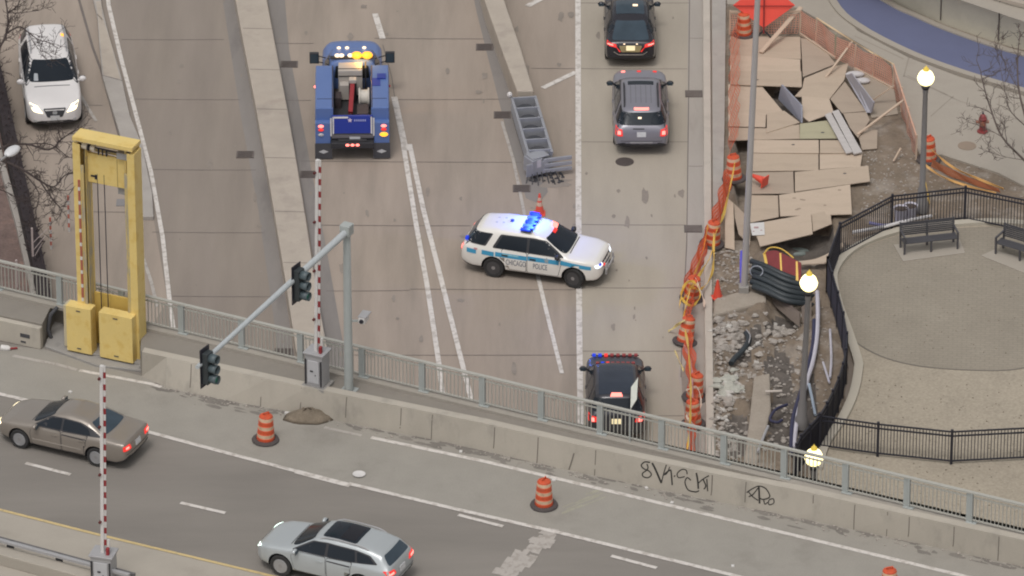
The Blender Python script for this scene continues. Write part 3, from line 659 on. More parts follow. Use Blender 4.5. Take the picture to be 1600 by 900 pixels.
def make_shell(spec, paint):
    top, belt, bot, wid, wr, zroof = spec['top'], spec['belt'], spec['bot'], spec['wid'], spec['wr'], spec['zroof']
    W = max(w for _, w in wid); Lh = top[-1][0]
    xs = sorted(set([round(v, 3) for v in list(np.linspace(top[0][0], Lh, 34)) + [p[0] for p in top] + [p[0] for p in wid if abs(p[0]) < Lh]]))
    xs = [x for i, x in enumerate(xs) if i == 0 or i == len(xs) - 1 or x - xs[i - 1] > .025]
    I = lambda pr, x: float(np.interp(x, [p[0] for p in pr], [p[1] for p in pr]))
    mb = MB(); rows = []
    for x in xs:
        zt, zb, w = I(top, x), I(bot, x), I(wid, x); zl = min(I(belt, x), zt - .035); c = max(0, min(1, (zt - zl - .06) / (zroof - zl - .06)))
        wr_ = wr * (w / W) ** 1.2 if x < 0 else wr; L_ = lambda a, b: a + (b - a) * c; h = zl - zb; g = zt - zl
        pts = [(0, zb), (w * .55, zb), (w * .9, zb + .01), (w * .975, zb + .09), (w * .995, zb + h * .35), (w, zb + h * .55), (w * .992, zb + h * .8), (w * .965, zl - .03), (w * .935, zl + .004),
               (L_(w * .88, wr_ + (w * .935 - wr_) * .52), zl + g * L_(.40, .46)), (L_(w * .80, wr_ + .02), zl + g * L_(.66, .84)), (L_(w * .68, wr_ * .88), zl + g * L_(.85, .955)), (L_(w * .38, wr_ * .5), zl + g * .99), (0, zt)]
        ring = [(x, y, z) for y, z in pts] + [(x, -y, z) for y, z in pts[-2:0:-1]]
        rows.append(ring)
    n = len(rows[0]); K = len(pts)
    vs = [p for r in rows for p in r]; fs = []; ms = []
    for i in range(len(rows) - 1):
        for j in range(n):
            fs.append((i * n + j, i * n + (j + 1) % n, (i + 1) * n + (j + 1) % n, (i + 1) * n + j)); q = j if j < K else n - 1 - j
            ms.append(1 if q <= spec.get('clad', 2) else 0)
    fs += [tuple(range(n))[::-1], tuple(range((len(rows) - 1) * n, len(rows) * n))]; ms += [0, 0]
    mb.v, mb.f, mb.m = vs, fs, ms
    tmp = mb.build('tmp_body', [paint, TRIM]); bm = bmesh.new(); bm.from_mesh(tmp.data); bmesh.ops.recalc_face_normals(bm, faces=bm.faces); bm.to_mesh(tmp.data); bm.free()
    ss = tmp.modifiers.new('s', 'SUBSURF'); ss.levels = 1; ss.render_levels = 1
    cuts = []
    for x in spec['axles']:
        for sg in (-1, 1):
            c = MB(); c.lathe([(spec['r'] * 1.16, -.22), (spec['r'] * 1.16, .22)], 28, M=Matrix.Rotation(R(90), 4, 'X')); o = c.build('tmp_cut', [TRIM])
            o.location = (x, sg * (W - .10), spec['r'] + .02); cuts.append(o)
            b = tmp.modifiers.new('b', 'BOOLEAN'); b.object = o; b.operation = 'DIFFERENCE'; b.solver = 'EXACT'; b.material_mode = 'TRANSFER'
    bpy.context.view_layer.update(); dg = bpy.context.evaluated_depsgraph_get()
    me = bpy.data.meshes.new_from_object(tmp.evaluated_get(dg)); full = me
    for o in cuts + [tmp]: bpy.data.objects.remove(o)
    me.polygons.foreach_set('use_smooth', [True] * len(me.polygons)); me.set_sharp_from_angle(angle=R(32))
    return me
def vehicle(name, label, spec, paint, loc, rz, group, glass=None, lights_on=True):
    root = thing(name, label, spec.get('cat', 'car'), loc, rz, group)
    key = spec['key'] + paint.name
    me = make_shell(spec, paint); body = bpy.data.objects.new('body', me); COL.objects.link(body); body.parent = root
    S = Shell(me); gl = glass or GLASS
    rims = spec.get('rims', [RIM, TRIM]); W = max(w for _, w in spec['wid'])
    for x in spec['axles']:
        for sg in (-1, 1): add_wheel(root, x, sg * (W - .135), spec['r'], .235, sg, rims, spec.get('spokes', 5), spec.get('steer', 0) if x > 0 else 0)
    for sg in (-1, 1):
        for k, d in enumerate(spec['doors']):
            dp = S.patch('door', d, 'y', sg, .006, paint, root, .14, .07); S.patch('door_seal', grow(d, .016), 'y', sg, .003, TRIM, dp, .14, .07)
            hx = d[0][0] + .17 if spec.get('hx', 1) else 0; hp = spec['handles'][k]
            S.patch('handle', [(hp[0], hp[1]), (hp[0] + .22, hp[1] - .008), (hp[0] + .22, hp[1] + .035), (hp[0], hp[1] + .043)], 'y', sg, .03, spec.get('handle_mat', paint), dp, .1, .015, .03)
        S.patch('window_trim', spec['trimline'], 'y', sg, .0075, TRIM, root, .12, .07)
        if 'trim2' in spec: S.patch('window_trim', spec['trim2'], 'y', sg, .0075, TRIM, root, .12, .05)
        for d in spec['sidewin']: S.patch('side_window', d, 'y', sg, .011, GLASS, root, .12, .05)
    S.patch('windshield', rounded(spec['wind'], .08), 'x', 1, .008, gl, root, .10); S.patch('rear_window', rounded(spec['rearwin'], .07), 'x', -1, .009, spec.get('rearglass', GLASSB), root, .10)
    for sg in (-1, 1):
        m = MB(); x, y, z = spec['mirror']
        m.ball((x, sg * y, z), .13, 12, 0, (.62, 1.0, .72)); m.bar((x + .02, sg * (y - .17), z - .05), (x, sg * y, z - .03), .05, .05, 0)
        mo = m.build('mirror', spec.get('mirror_mat', paint), root, True)
        f = MB(); f.box((x - .075, sg * (y + .0), z), (.016, .19, .13)); f.build('glass', GLASSB, mo, bevel=.01)
    hl = G_HEAD if lights_on else CLEARLENS
    for sg in (-1, 1):
        S.patch('headlight', [(sg * a, b) for a, b in spec['head']], 'x', 1, .012, spec.get('headmat', hl), root, .08, .04)
        S.patch('tail_light', [(sg * a, b) for a, b in spec['tail']], 'x', -1, .014, spec.get('tailmat', G_RED), root, .08, .03)
        if 'tailcore' in spec: S.patch('brake_lamp', [(sg * a, b) for a, b in spec['tailcore']], 'x', -1, .022, G_REDHOT, root, .08, .02)
    S.patch('grille', spec['grille'], 'x', 1, .008, TRIM, root, .1, .05)
    if 'lower_grille' in spec: S.patch('lower_grille', spec['lower_grille'], 'x', 1, .008, TRIM, root, .1, .04)
    S.patch('front_plate', [(-.16, spec['fplate']), (.16, spec['fplate']), (.16, spec['fplate'] + .16), (-.16, spec['fplate'] + .16)], 'x', 1, .02, PLATE, root, .2)
    z = spec['rplate']; S.patch('number_plate', [(-.16, z), (.16, z), (.16, z + .17), (-.16, z + .17)], 'x', -1, .02, spec.get('platemat', PLATE), root, .2)
    S.patch('hood_seam', [(spec['cowl'], -.62), (spec['cowl'], .62), (spec['cowl'] - .03, .62), (spec['cowl'] - .03, -.62)], 'z', 1, .004, TRIM, root, .12)
    z = spec['gate'];
    S.patch('bumper_seam', [(-.74, z), (.74, z), (.74, z + .018), (-.74, z + .018)], 'x', -1, .004, TRIM, root, .12)
    if 'rear_low' in spec: S.patch('rear_valance', spec['rear_low'], 'x', -1, .008, spec.get('valance_mat', TRIM), root, .12, .05)
    return root, S
def mirror_poly(h): return [(-a, b) for a, b in h] + [(a, b) for a, b in h[::-1]]

EXPL = dict(key='expl', cat='police car', zroof=1.74, wr=.68, r=.375, axles=(-1.30, 1.56),
    top=[(-2.52, .80), (-2.50, 1.00), (-2.45, 1.12), (-2.36, 1.20), (-2.02, 1.62), (-1.85, 1.69), (-1.2, 1.755), (-.4, 1.765), (.20, 1.735), (.50, 1.66), (1.34, 1.165), (1.48, 1.14), (1.95, 1.10), (2.25, 1.06), (2.42, .98), (2.50, .76)],
    bot=[(-2.52, .55), (-2.42, .38), (-2.1, .27), (2.0, .25), (2.35, .28), (2.50, .42)],
    belt=[(-2.52, 1.09), (1.2, 1.07), (1.9, 1.02), (2.5, .90)],
    wid=[(-2.52, .78), (-2.45, .88), (-2.2, .96), (-1.2, 1.0), (1.5, .995), (2.0, .965), (2.25, .90), (2.40, .78), (2.50, .62)],
    doors=[[(-1.22, .45), (-.14, .40), (-.12, 1.10), (-1.0, 1.13), (-1.0, .9)], [(-.09, .40), (1.0, .40), (1.12, .9), (1.06, 1.08), (-.07, 1.10)]],
    handles=[(-1.0, .92), (.0, .90)],
    trimline=[(-1.36, 1.13), (1.22, 1.09), (.52, 1.55), (.1, 1.60), (-1.10, 1.59)],
    trim2=[(-2.40, 1.20), (-1.60, 1.15), (-1.36, 1.575), (-2.02, 1.575)],
    sidewin=[[(-2.34, 1.225), (-1.66, 1.185), (-1.43, 1.55), (-2.06, 1.55)], [(-1.25, 1.15), (-.14, 1.13), (-.14, 1.565), (-1.02, 1.555)], [(-.05, 1.13), (1.10, 1.115), (.48, 1.52), (-.05, 1.565)]],
    wind=mirror_poly([(.79, 1.19), (.62, 1.62)]), rearwin=mirror_poly([(.80, 1.22), (.66, 1.58)]),
    mirror=(1.02, 1.08, 1.17), head=[(.46, .80), (.84, .80), (.86, .92), (.50, .92)], tail=[(.66, .86), (.92, .86), (.90, 1.12), (.68, 1.10)],
    tailcore=[(.72, .92), (.84, .92), (.83, 1.05), (.73, 1.05)], grille=[(-.40, .70), (.40, .70), (.46, .90), (-.46, .90)], lower_grille=[(-.5, .46), (.5, .46), (.44, .56), (-.44, .56)],
    fplate=.52, rplate=.84, cowl=1.36, gate=.66, rear_low=[(-.62, .40), (.62, .40), (.66, .55), (-.66, .55)])
CROSS = dict(key='cross', zroof=1.66, wr=.64, r=.365, axles=(-1.36, 1.38),
    top=[(-2.36, .78), (-2.35, .95), (-2.27, 1.06), (-1.55, 1.53), (-1.2, 1.62), (-.4, 1.665), (.05, 1.63), (.30, 1.56), (1.12, 1.09), (1.3, 1.06), (1.8, 1.0), (2.10, .93), (2.28, .80), (2.36, .60)],
    bot=[(-2.36, .52), (-2.25, .36), (-2.0, .26), (1.9, .24), (2.2, .27), (2.36, .40)],
    belt=[(-2.36, 1.02), (-1.5, 1.06), (1.1, 1.0), (1.8, .92), (2.36, .76)],
    wid=[(-2.36, .76), (-2.28, .86), (-2.0, .915), (-1.2, .94), (1.4, .935), (1.85, .90), (2.1, .82), (2.27, .68), (2.36, .48)],
    doors=[[(-1.15, .42), (-.22, .38), (-.20, 1.04), (-1.05, 1.08), (-.98, .8)], [(-.17, .38), (.88, .38), (1.0, .8), (.98, 1.0), (-.15, 1.04)]],
    handles=[(-1.0, .88), (-.06, .86)],
    trimline=[(-1.85, 1.16), (-.9, 1.07), (1.02, 1.02), (.34, 1.46), (-.1, 1.52), (-1.1, 1.50), (-1.6, 1.38)],
    sidewin=[[(-1.74, 1.17), (-1.22, 1.11), (-1.12, 1.46), (-1.58, 1.36)], [(-1.15, 1.10), (-.20, 1.07), (-.20, 1.485), (-1.06, 1.465)], [(-.11, 1.07), (.90, 1.045), (.30, 1.44), (-.11, 1.485)]],
    wind=mirror_poly([(.74, 1.11), (.56, 1.52)]), rearwin=mirror_poly([(.70, 1.10), (.54, 1.47)]),
    mirror=(.82, 1.03, 1.08), head=[(.38, .70), (.66, .72), (.76, .86), (.50, .80)], tail=[(.48, .86), (.84, .90), (.82, 1.04), (.56, 1.00)],
    grille=[(-.30, .50), (.30, .50), (.36, .78), (-.36, .78)], fplate=.44, rplate=.74, cowl=1.14, gate=.62, rear_low=[(-.58, .38), (.58, .38), (.6, .52), (-.6, .52)])
SEDAN = dict(key='sedan', zroof=1.45, wr=.60, r=.335, axles=(-1.30, 1.42),
    top=[(-2.36, .72), (-2.34, .90), (-2.28, 1.00), (-1.75, 1.05), (-1.62, 1.06), (-.95, 1.37), (-.65, 1.43), (-.2, 1.46), (.12, 1.42), (.32, 1.36), (1.05, 1.0), (1.25, .97), (1.8, .90), (2.15, .80), (2.30, .70), (2.38, .55)],
    bot=[(-2.36, .45), (-2.25, .32), (-2.0, .22), (1.9, .20), (2.2, .23), (2.38, .36)],
    belt=[(-2.36, .94), (-1.6, .98), (1.05, .92), (1.8, .84), (2.38, .68)],
    wid=[(-2.36, .72), (-2.28, .84), (-2.0, .89), (-1.2, .91), (1.4, .905), (1.85, .87), (2.12, .78), (2.28, .64), (2.38, .44)],
    doors=[[(-1.05, .38), (-.12, .32), (-.10, .96), (-1.0, 1.0), (-.92, .75)], [(-.07, .32), (.95, .32), (1.02, .7), (.95, .93), (-.05, .96)]],
    handles=[(-.9, .80), (.05, .78)],
    trimline=[(-1.48, 1.03), (-.6, .985), (.95, .95), (.34, 1.30), (-.1, 1.345), (-.7, 1.32), (-1.1, 1.2)],
    sidewin=[[(-1.10, 1.03), (-.11, 1.0), (-.11, 1.315), (-.66, 1.295), (-.98, 1.19)], [(-.04, 1.0), (.84, .975), (.30, 1.275), (-.04, 1.315)]],
    wind=mirror_poly([(.72, 1.01), (.52, 1.34)]), rearwin=mirror_poly([(.66, 1.08), (.50, 1.33)]),
    mirror=(.78, .99, 1.0), head=[(.36, .60), (.70, .60), (.76, .72), (.44, .70)], tail=[(.46, .72), (.84, .74), (.82, .90), (.50, .88)], tailcore=[(.58, .78), (.76, .79), (.75, .85), (.59, .84)],
    grille=[(-.30, .52), (.30, .52), (.34, .64), (-.34, .64)], fplate=.38, rplate=.66, cowl=1.08, gate=.58, rear_low=[(-.5, .30), (.5, .30), (.52, .40), (-.52, .40)])

def paint(name, col, rough=.32, metal=0.0, var=.04): return mat(name, col, rough, var, 1.5, .02, 30, metal=metal, coat=.35, spec=.4)
PWHITE = paint('pearl_white_paint', (.70, .67, .655)); PPOL = paint('police_white_paint', (.74, .715, .67)); PGREY = paint('grey_metallic_paint', (.22, .215, .245), .35, .2)
PBLACK = paint('black_paint', (.022, .021, .027), .25); PDARK = paint('charcoal_paint', (.040, .040, .048), .3, .2); PSED = paint('taupe_metallic_paint', (.30, .265, .23), .32, .4)
PSIL = paint('silver_blue_paint', (.46, .49, .50), .32, .35); PBLUE = paint('truck_blue_paint', (.095, .16, .37), .34); PBLUED = paint('truck_deep_blue_paint', (.016, .035, .26), .4)
GV = 'vehicles on the road'

# white crossover coming down the left ramp
p0 = P(87, 209, 0); hd = R(-83); dirv = Vector((math.cos(hd), math.sin(hd), 0))
sp = dict(EXPL, key='whi', cat='car', handle_mat=PWHITE, mirror_mat=PWHITE, tailmat=REDLENS, head=[(.40, .74), (.74, .80), (.86, .99), (.60, .95)], grille=[(-.26, .60), (.26, .60), (.40, .88), (-.40, .88)], fplate=.50,
  wid=EXPL['wid'][:5] + [(2.0, .955), (2.22, .88), (2.38, .74), (2.50, .52)], lower_grille=[(-.5, .38), (.5, .38), (.44, .48), (-.44, .48)],
  top=EXPL['top'][:5] + [(-1.85, 1.69), (-1.2, 1.72), (-.4, 1.73), (.05, 1.70), (.33, 1.62), (1.22, 1.16), (1.38, 1.13), (1.9, 1.07), (2.25, .99), (2.42, .86), (2.50, .66)], wind=mirror_poly([(.80, 1.19), (.60, 1.59)]))
v, S = vehicle('parked_crossover', 'white crossover with its headlights on, facing down the ramp by the hedge', sp, PWHITE, p0 - dirv * 2.50 * 1.15, hd, GV); v.scale = (1.15, 1.03, 1.10)
mb = MB()
for sg in (-1, 1): S.rail(mb, sg * .62, -1.75, .0, .06, .03)
mb.build('roof_rail', GALV, v, True)
S.patch('roof_sun_glint', [(-1.15, .50), (-1.0, .50), (-1.0, .62), (-1.15, .62)], 'z', 1, .02, G_AMB, v, .1, .02)  # sun glint laid on the roof as a small glowing amber patch
S.patch('fog_lamp', [(.62, .42), (.74, .42), (.74, .5), (.62, .5)], 'x', 1, .01, CLEARLENS, v, .1, .02); S.patch('fog_lamp', [(-.62, .42), (-.74, .42), (-.74, .5), (-.62, .5)], 'x', 1, .01, CLEARLENS, v, .1, .02)
S.patch('badge', [(-.08, .70), (.08, .70), (.08, .80), (-.08, .80)], 'x', 1, .02, CHROME, v, .1, .03)
S.patch('dashboard_paper', [(-.62, 1.21), (-.46, 1.21), (-.46, 1.34), (-.58, 1.34)], 'x', 1, .011, mat('paper_grey', (.4, .42, .44), .6), v, .1, .02)

# black crossover at the top, seen from behind
hd = R(90)
sp = dict(CROSS, key='blk', rims=[RIMD, TRIM], platemat=PLATELIT, tail=[(.50, .88), (.86, .96), (.84, 1.06), (.52, 1.0)], tailcore=[(.62, .95), (.83, .99), (.82, 1.02), (.63, .99)],
          top=[(-2.36, .78), (-2.35, .95), (-2.27, 1.05), (-1.30, 1.52), (-1.0, 1.60)] + CROSS['top'][5:], rearwin=mirror_poly([(.68, 1.10), (.52, 1.49)]), rplate=.78, gate=.60)
v, S = vehicle('parked_crossover', 'black crossover with red tail lights stopped at the top beyond the grey police car', sp, PBLACK, P(985, 109, 0) + Vector((0, 2.36, 0)), hd, GV, lights_on=False)
S.patch('glass_roof', [(-.98, -.52), (.05, -.5), (.05, .5), (-.98, .52)], 'z', 1, .008, GLASSB, v, .1, .08)
S.patch('chrome_strip', [(-.44, .60), (.44, .60), (.44, .635), (-.44, .635)], 'x', -1, .02, CHROME, v, .1)
for sg in (-1, 1):
    S.patch('tail_light_hook', [(sg * .52, .90), (sg * .56, .96), (sg * .36, .74), (sg * .40, .72)], 'x', -1, .016, G_RED, v, .08)
    S.patch('plate_lamp', [(sg * .2, .99), (sg * .26, .99), (sg * .26, 1.02), (sg * .2, 1.02)], 'x', -1, .02, G_WARM, v, .1)
    S.patch('tail_chrome_trim', [(sg * .44, .60), (sg * .62, .72), (sg * .60, .745), (sg * .44, .635)], 'x', -1, .02, CHROME, v, .1)
S.patch('plate_surround', [(-.34, .72), (.34, .72), (.42, .95), (-.42, .95)], 'x', -1, .009, mat('lit_tailgate', (.30, .24, .12), .4, .2, 6, .1), v, .1, .04)
S.patch('roof_beacon', [(-.5, -.28), (-.42, -.28), (-.42, -.1), (-.5, -.1)], 'z', 1, .04, G_WARM, v, .1, .02)

# grey police car behind it
sp = dict(EXPL, key='gry', mirror_mat=TRIM, headmat=CLEARLENS, tailmat=G_RED, rearglass=GLASS)
v, S = vehicle('police_car', 'plain grey police car with roof rails and red tail lights stopped in the right lane', sp, PGREY, P(1002, 247, 0) + Vector((0, 2.52, 0)), R(90), GV)
mb = MB()
for sg in (-1, 1): S.rail(mb, sg * .60, -1.75, .0, .06, .03)
mb.build('roof_rail', TRIM, v, True)
for i in range(5): S.patch('roof_rib', [(-1.55, -.36 + i * .18), (-.3, -.36 + i * .18), (-.3, -.345 + i * .18), (-1.55, -.345 + i * .18)], 'z', 1, .008, mat('roof_rib_grey', (.10, .10, .11), .5), v, .2)
S.patch('sunroof', [(-.22, -.46), (.08, -.46), (.08, .46), (-.22, .46)], 'z', 1, .01, GLASS, v, .1, .05)
S.patch('high_brake_light', [(-.26, 1.635), (.26, 1.635), (.26, 1.675), (-.26, 1.675)], 'x', -1, .02, G_REDHOT, v, .1)
S.patch('rear_window_lamp', [(-.0, 1.40), (.12, 1.40), (.12, 1.45), (-.0, 1.45)], 'x', -1, .02, G_WARM, v, .1)
S.patch('badge_strip', [(-.1, 1.10), (.30, 1.10), (.30, 1.135), (-.1, 1.135)], 'x', -1, .012, TRIM, v, .1)
S.patch('bumper_step', [(-.40, .60), (.40, .60), (.40, .64), (-.40, .64)], 'x', -1, .012, GALV, v, .1)
for y in (-.62, -.05, .52): S.patch('hood_beacon', [(2.05, y), (2.13, y), (2.13, y + .14), (2.05, y + .14)], 'z', 1, .03, G_RED if y < 0 else G_REDHOT, v, .1, .02)

# dark police car under the bridge railing
sp = dict(EXPL, key='drk', mirror_mat=TRIM, rims=[RIMD, TRIM], headmat=CLEARLENS, platemat=PLATELIT, tail=[(.60, .90), (.93, .90), (.91, 1.10), (.66, 1.08)], rearglass=GLASS)
v, S = vehicle('police_car', 'dark unmarked police car with red tail lights seen through the bridge railing', sp, PDARK, P(963, 697, 0) + Vector((0, 2.52 * .88, 0)), R(90), GV, glass=GLASS); v.scale = (.88, 1, 1)
S.patch('roof_panel', [(-1.9, -.58), (.2, -.56), (.2, .56), (-1.9, .58)], 'z', 1, .008, mat('dark_roof_gloss', (.03, .038, .055), .18, .2, 1.5, 0), v, .1, .08)
S.patch('high_brake_light', [(-.20, 1.62), (.20, 1.62), (.16, 1.68), (-.16, 1.68)], 'x', -1, .03, G_REDHOT, v, .1)
mb = MB()
for i in range(8):
    mb.box((2.18, -.70 + i * .20, 1.11), (.16, .12, .06), m=(3 if i >= 6 else (1 if i == 5 else 2)))
LBM = [TRIM, G_RED, mat('dim_red_lens', (.3, .05, .05), .3), G_BLUE]
mb.box((2.20, 0, 1.085), (.05, 1.6, .03)); mb.build('light_bar', LBM, v, bevel=.01); mb = MB(); mb.box((1.42, 0, 1.165), (.05, 1.3, .03))
for i in range(8): mb.box((1.42, -.60 + i * .17, 1.19), (.12, .11, .05), m=(3 if i == 6 else (1 if i == 5 else 2)))
mb.build('cowl_light_bar', LBM, v, bevel=.01)

# white and blue police car across the lanes
pr, pf = P(768, 432, 0), P(900, 450, 0); hd = heading(pr, pf); dirv = (pf - pr).normalized(); left = Vector((-dirv.y, dirv.x, 0))
mid = (pr + pf) / 2 - dirv * .13 + left * .92
sp = dict(EXPL, key='pol', mirror_mat=TRIM, handle_mat=TRIM, rims=[RIMD, TRIM], headmat=mat('white_headlamp_glow', (.7, .75, .8), .3, 0, emit=(.8, .9, 1), estr=1.0), steer=R(-14), tail=[(.62, .88), (.86, .88), (.85, 1.10), (.64, 1.08)])
v, S = vehicle('police_car', 'white police car with a blue stripe and blue roof light bar parked across the lanes', sp, PPOL, mid, hd, GV)
v.scale = (1.0, 1.0, 1.0)
STRIPE = mat('stripe_blue', (.05, .30, .50), .45, .05, 3, .03); STAR = mat('star_grey', (.30, .33, .34), .5); NAVY = mat('letter_navy', (.05, .065, .12), .5)
def text_on(S, txt, x0, z0, size, sg, off, m, parent, name='lettering', sp_=1.0):
    sx_ = .54; c = bpy.data.curves.new('t', 'FONT'); c.body = txt; c.size = size; c.space_character = sp_; o = bpy.data.objects.new('t', c); COL.objects.link(o)
    bpy.context.view_layer.update(); me = bpy.data.meshes.new_from_object(o.evaluated_get(bpy.context.evaluated_depsgraph_get())); bpy.data.objects.remove(o)
    for q in me.vertices:
        h, n = S.hit('y', sg, x0 + q.co.x * sx_ * (-sg), z0 + q.co.y); q.co = h + n * off
    me.materials.clear(); me.materials.append(m); ob = bpy.data.objects.new(name, me); COL.objects.link(ob); ob.parent = parent; return ob
for sg in (-1, 1):
    for a, b in ((-2.26, -1.92), (-1.72, -1.28), (-1.23, -.10), (-.07, 1.04), (1.085, 2.16)):
        S.patch('stripe', [(a, .86), (b, .84 if b < 1.2 else .77), (b, .995 if b < 1.2 else .89), (a, 1.015)], 'y', sg, .0105, STRIPE, v, .12)
    text_on(S, 'CHICAGO', -.85 if sg < 0 else .02, .60, .29, sg, .0115, NAVY, v); text_on(S, 'POLICE', .12 if sg < 0 else .92, .585, .29, sg, .0115, NAVY, v)
    text_on(S, '7824', 1.20 if sg < 0 else 1.6, .93, .11, sg, .0115, STAR, v) if False else None
    st = [(.60 + (.12 if i % 2 == 0 else .05) * math.cos(i * math.pi / 5 + math.pi / 2), .94 + (.12 if i % 2 == 0 else .05) * math.sin(i * math.pi / 5 + math.pi / 2)) for i in range(10)]
    S.patch('star_emblem', st, 'y', sg, .0125, STAR, v, .3)
    S.patch('side_flag_mark', [(-2.0, .99), (-1.88, .99), (-1.88, 1.05), (-2.0, 1.05)], 'y', sg, .0125, mat('mark_pink', (.5, .25, .25), .5), v, .3)
    S.patch('small_text_panel', [(-.98, .945), (-.40, .93), (-.40, .985), (-.98, .995)], 'y', sg, .0115, mat('pale_stripe', (.25, .5, .58), .5, .3, 20, .2), v, .3)
    for i in range(0): S.patch('fender_text', [(1.14 + i * .075, .945), (1.19 + i * .075, .942), (1.19 + i * .075, .99), (1.14 + i * .075, .993)], 'y', sg, .0115, mat('fender_grey', (.55, .54, .5), .5), v, .3)
mb = MB()
for i in range(9):
    y = -.60 + i * .15
    mb.box((-.22 + (.06 if i % 2 else -.04), y, 1.835), (.34, .155, .055), m=1 if i in (2, 6) else 0)
mb.box((-.22, 0, 1.785), (.36, 1.36, .03), m=2)
mb.build('light_bar', [G_BLUE, G_BLUEHOT, TRIM], v, bevel=.012)
for y in (.55, -.05):
    ld = bpy.data.lights.new('beacon_light', 'POINT'); ld.energy = 75; ld.color = (.05, .16, 1.0); ld.shadow_soft_size = .12; lo = bpy.data.objects.new('beacon_light', ld); COL.objects.link(lo); lo.parent = v; lo.location = (-.2, y, 2.2)
S.patch('roof_antenna_base', [(-.95, -.06), (-.83, -.06), (-.83, .06), (-.95, .06)], 'z', 1, .06, mat('antenna_blue', (.03, .05, .25), .4), v, .1, .05)
for x, y in ((-1.45, -.2), (-1.45, .15), (-1.2, -.2), (-1.2, .15)): S.patch('roof_number', [(x, y), (x + .09, y), (x + .09, y + .09), (x, y + .09)], 'z', 1, .006, mat('roof_mark', (.5, .5, .5), .5), v, .1, .04)
mb = MB(); mb.box((-2.30, -.74, 1.30), (.10, .16, .12)); mb.build('rear_beacon', G_BLUE, v, bevel=.02)
S.patch('windshield_beacon', [(.50, 1.58), (.20, 1.58), (.20, 1.66), (.50, 1.66)], 'x', 1, .05, G_REDHOT, v, .1, .02)
S.patch('windshield_beacon', [(.15, 1.56), (-.1, 1.56), (-.1, 1.62), (.15, 1.62)], 'x', 1, .05, G_RED, v, .1, .02)
S.patch('grille_beacon', [(-.72, .86), (-.6, .86), (-.6, .93), (-.72, .93)], 'x', 1, .03, G_BLUE, v, .1, .02)
S.patch('bumper_lamp', [(-.44, .74), (-.3, .74), (-.3, .8), (-.44, .8)], 'x', 1, .03, G_RED, v, .1, .02)
mb = MB(); mb.bar((2.58, -.42, .42), (2.58, -.42, .85), .07, .06); mb.bar((2.58, .42, .42), (2.58, .42, .85), .07, .06); mb.bar((2.60, -.52, .62), (2.60, .52, .62), .05, .08)
mb.build('push_bumper', GALV, v, bevel=.01)

# two cars on the bridge
a, b = P(30, 700, ZD), P(152, 729, ZD); hd = heading(b, a); dirv = (a - b).normalized(); left = Vector((-dirv.y, dirv.x, 0))
sp = dict(SEDAN, handle_mat=PSED, headmat=G_HEAD)
v, S = vehicle('sedan', 'taupe sedan driving past the lower gate arm on the bridge road', sp, PSED, (a + b) / 2 - dirv * .06 - left * .86, hd, GV)
S.patch('moulding', [(-1.0, .50), (.95, .48), (.95, .51), (-1.0, .53)], 'y', 1, .012, mat('moulding_taupe', (.36, .32, .28), .4), v, .2)
S.patch('chrome_strip', [(-.42, .84), (.42, .84), (.42, .87), (-.42, .87)], 'x', -1, .012, CHROME, v, .1)
a, b = P(438, 897, ZD), P(570, 930, ZD); hd = heading(b, a); dirv = (a - b).normalized(); left = Vector((-dirv.y, dirv.x, 0))
sp = dict(CROSS, key='wag', zroof=1.60, top=[(x, z if z < 1.1 else 1.1 + (z - 1.1) * .90) for x, z in [(-2.36, .78), (-2.35, .98), (-2.29, 1.10), (-1.95, 1.50), (-1.5, 1.60), (-1.1, 1.64)] + CROSS['top'][5:]],
          rearwin=mirror_poly([(.66, 1.14), (.54, 1.40)]), handle_mat=PSIL, tail=[(.44, .84), (.86, .86), (.85, 1.04), (.52, 1.0)], tailcore=[(.56, .88), (.82, .90), (.81, .96), (.58, .95)], headmat=mat('greenish_headlamp_glow', (.6, .8, .7), .3, 0, emit=(.75, 1, .85), estr=3.0),
          trimline=[(-1.9, 1.17), (-.9, 1.08), (1.02, 1.03), (.34, 1.41), (-.1, 1.46), (-1.1, 1.45), (-1.6, 1.38)],
          sidewin=[[(-1.78, 1.18), (-1.22, 1.12), (-1.15, 1.41), (-1.56, 1.35)], [(-1.15, 1.11), (-.20, 1.08), (-.20, 1.43), (-1.08, 1.42)], [(-.11, 1.08), (.90, 1.055), (.30, 1.39), (-.11, 1.43)]], wind=mirror_poly([(.74, 1.11), (.56, 1.46)]))
v, S = vehicle('wagon', 'pale silver wagon with a dark glass roof driving along the bridge road', sp, PSIL, (a + b) / 2 - dirv * .0 - left * .80, hd, GV)
S.patch('glass_roof', [(-1.05, -.52), (.12, -.50), (.12, .50), (-1.05, .52)], 'z', 1, .008, GLASS, v, .1, .1); S.patch('glass_roof_panel', [(-.95, -.44), (-.45, -.44), (-.45, .44), (-.95, .44)], 'z', 1, .011, mat('dark_sunroof', (.008, .008, .012), .2), v, .1, .05)
mb = MB()
for sg in (-1, 1): S.rail(mb, sg * .60, -1.5, .15)
mb.build('roof_rail', GALV, v, True)

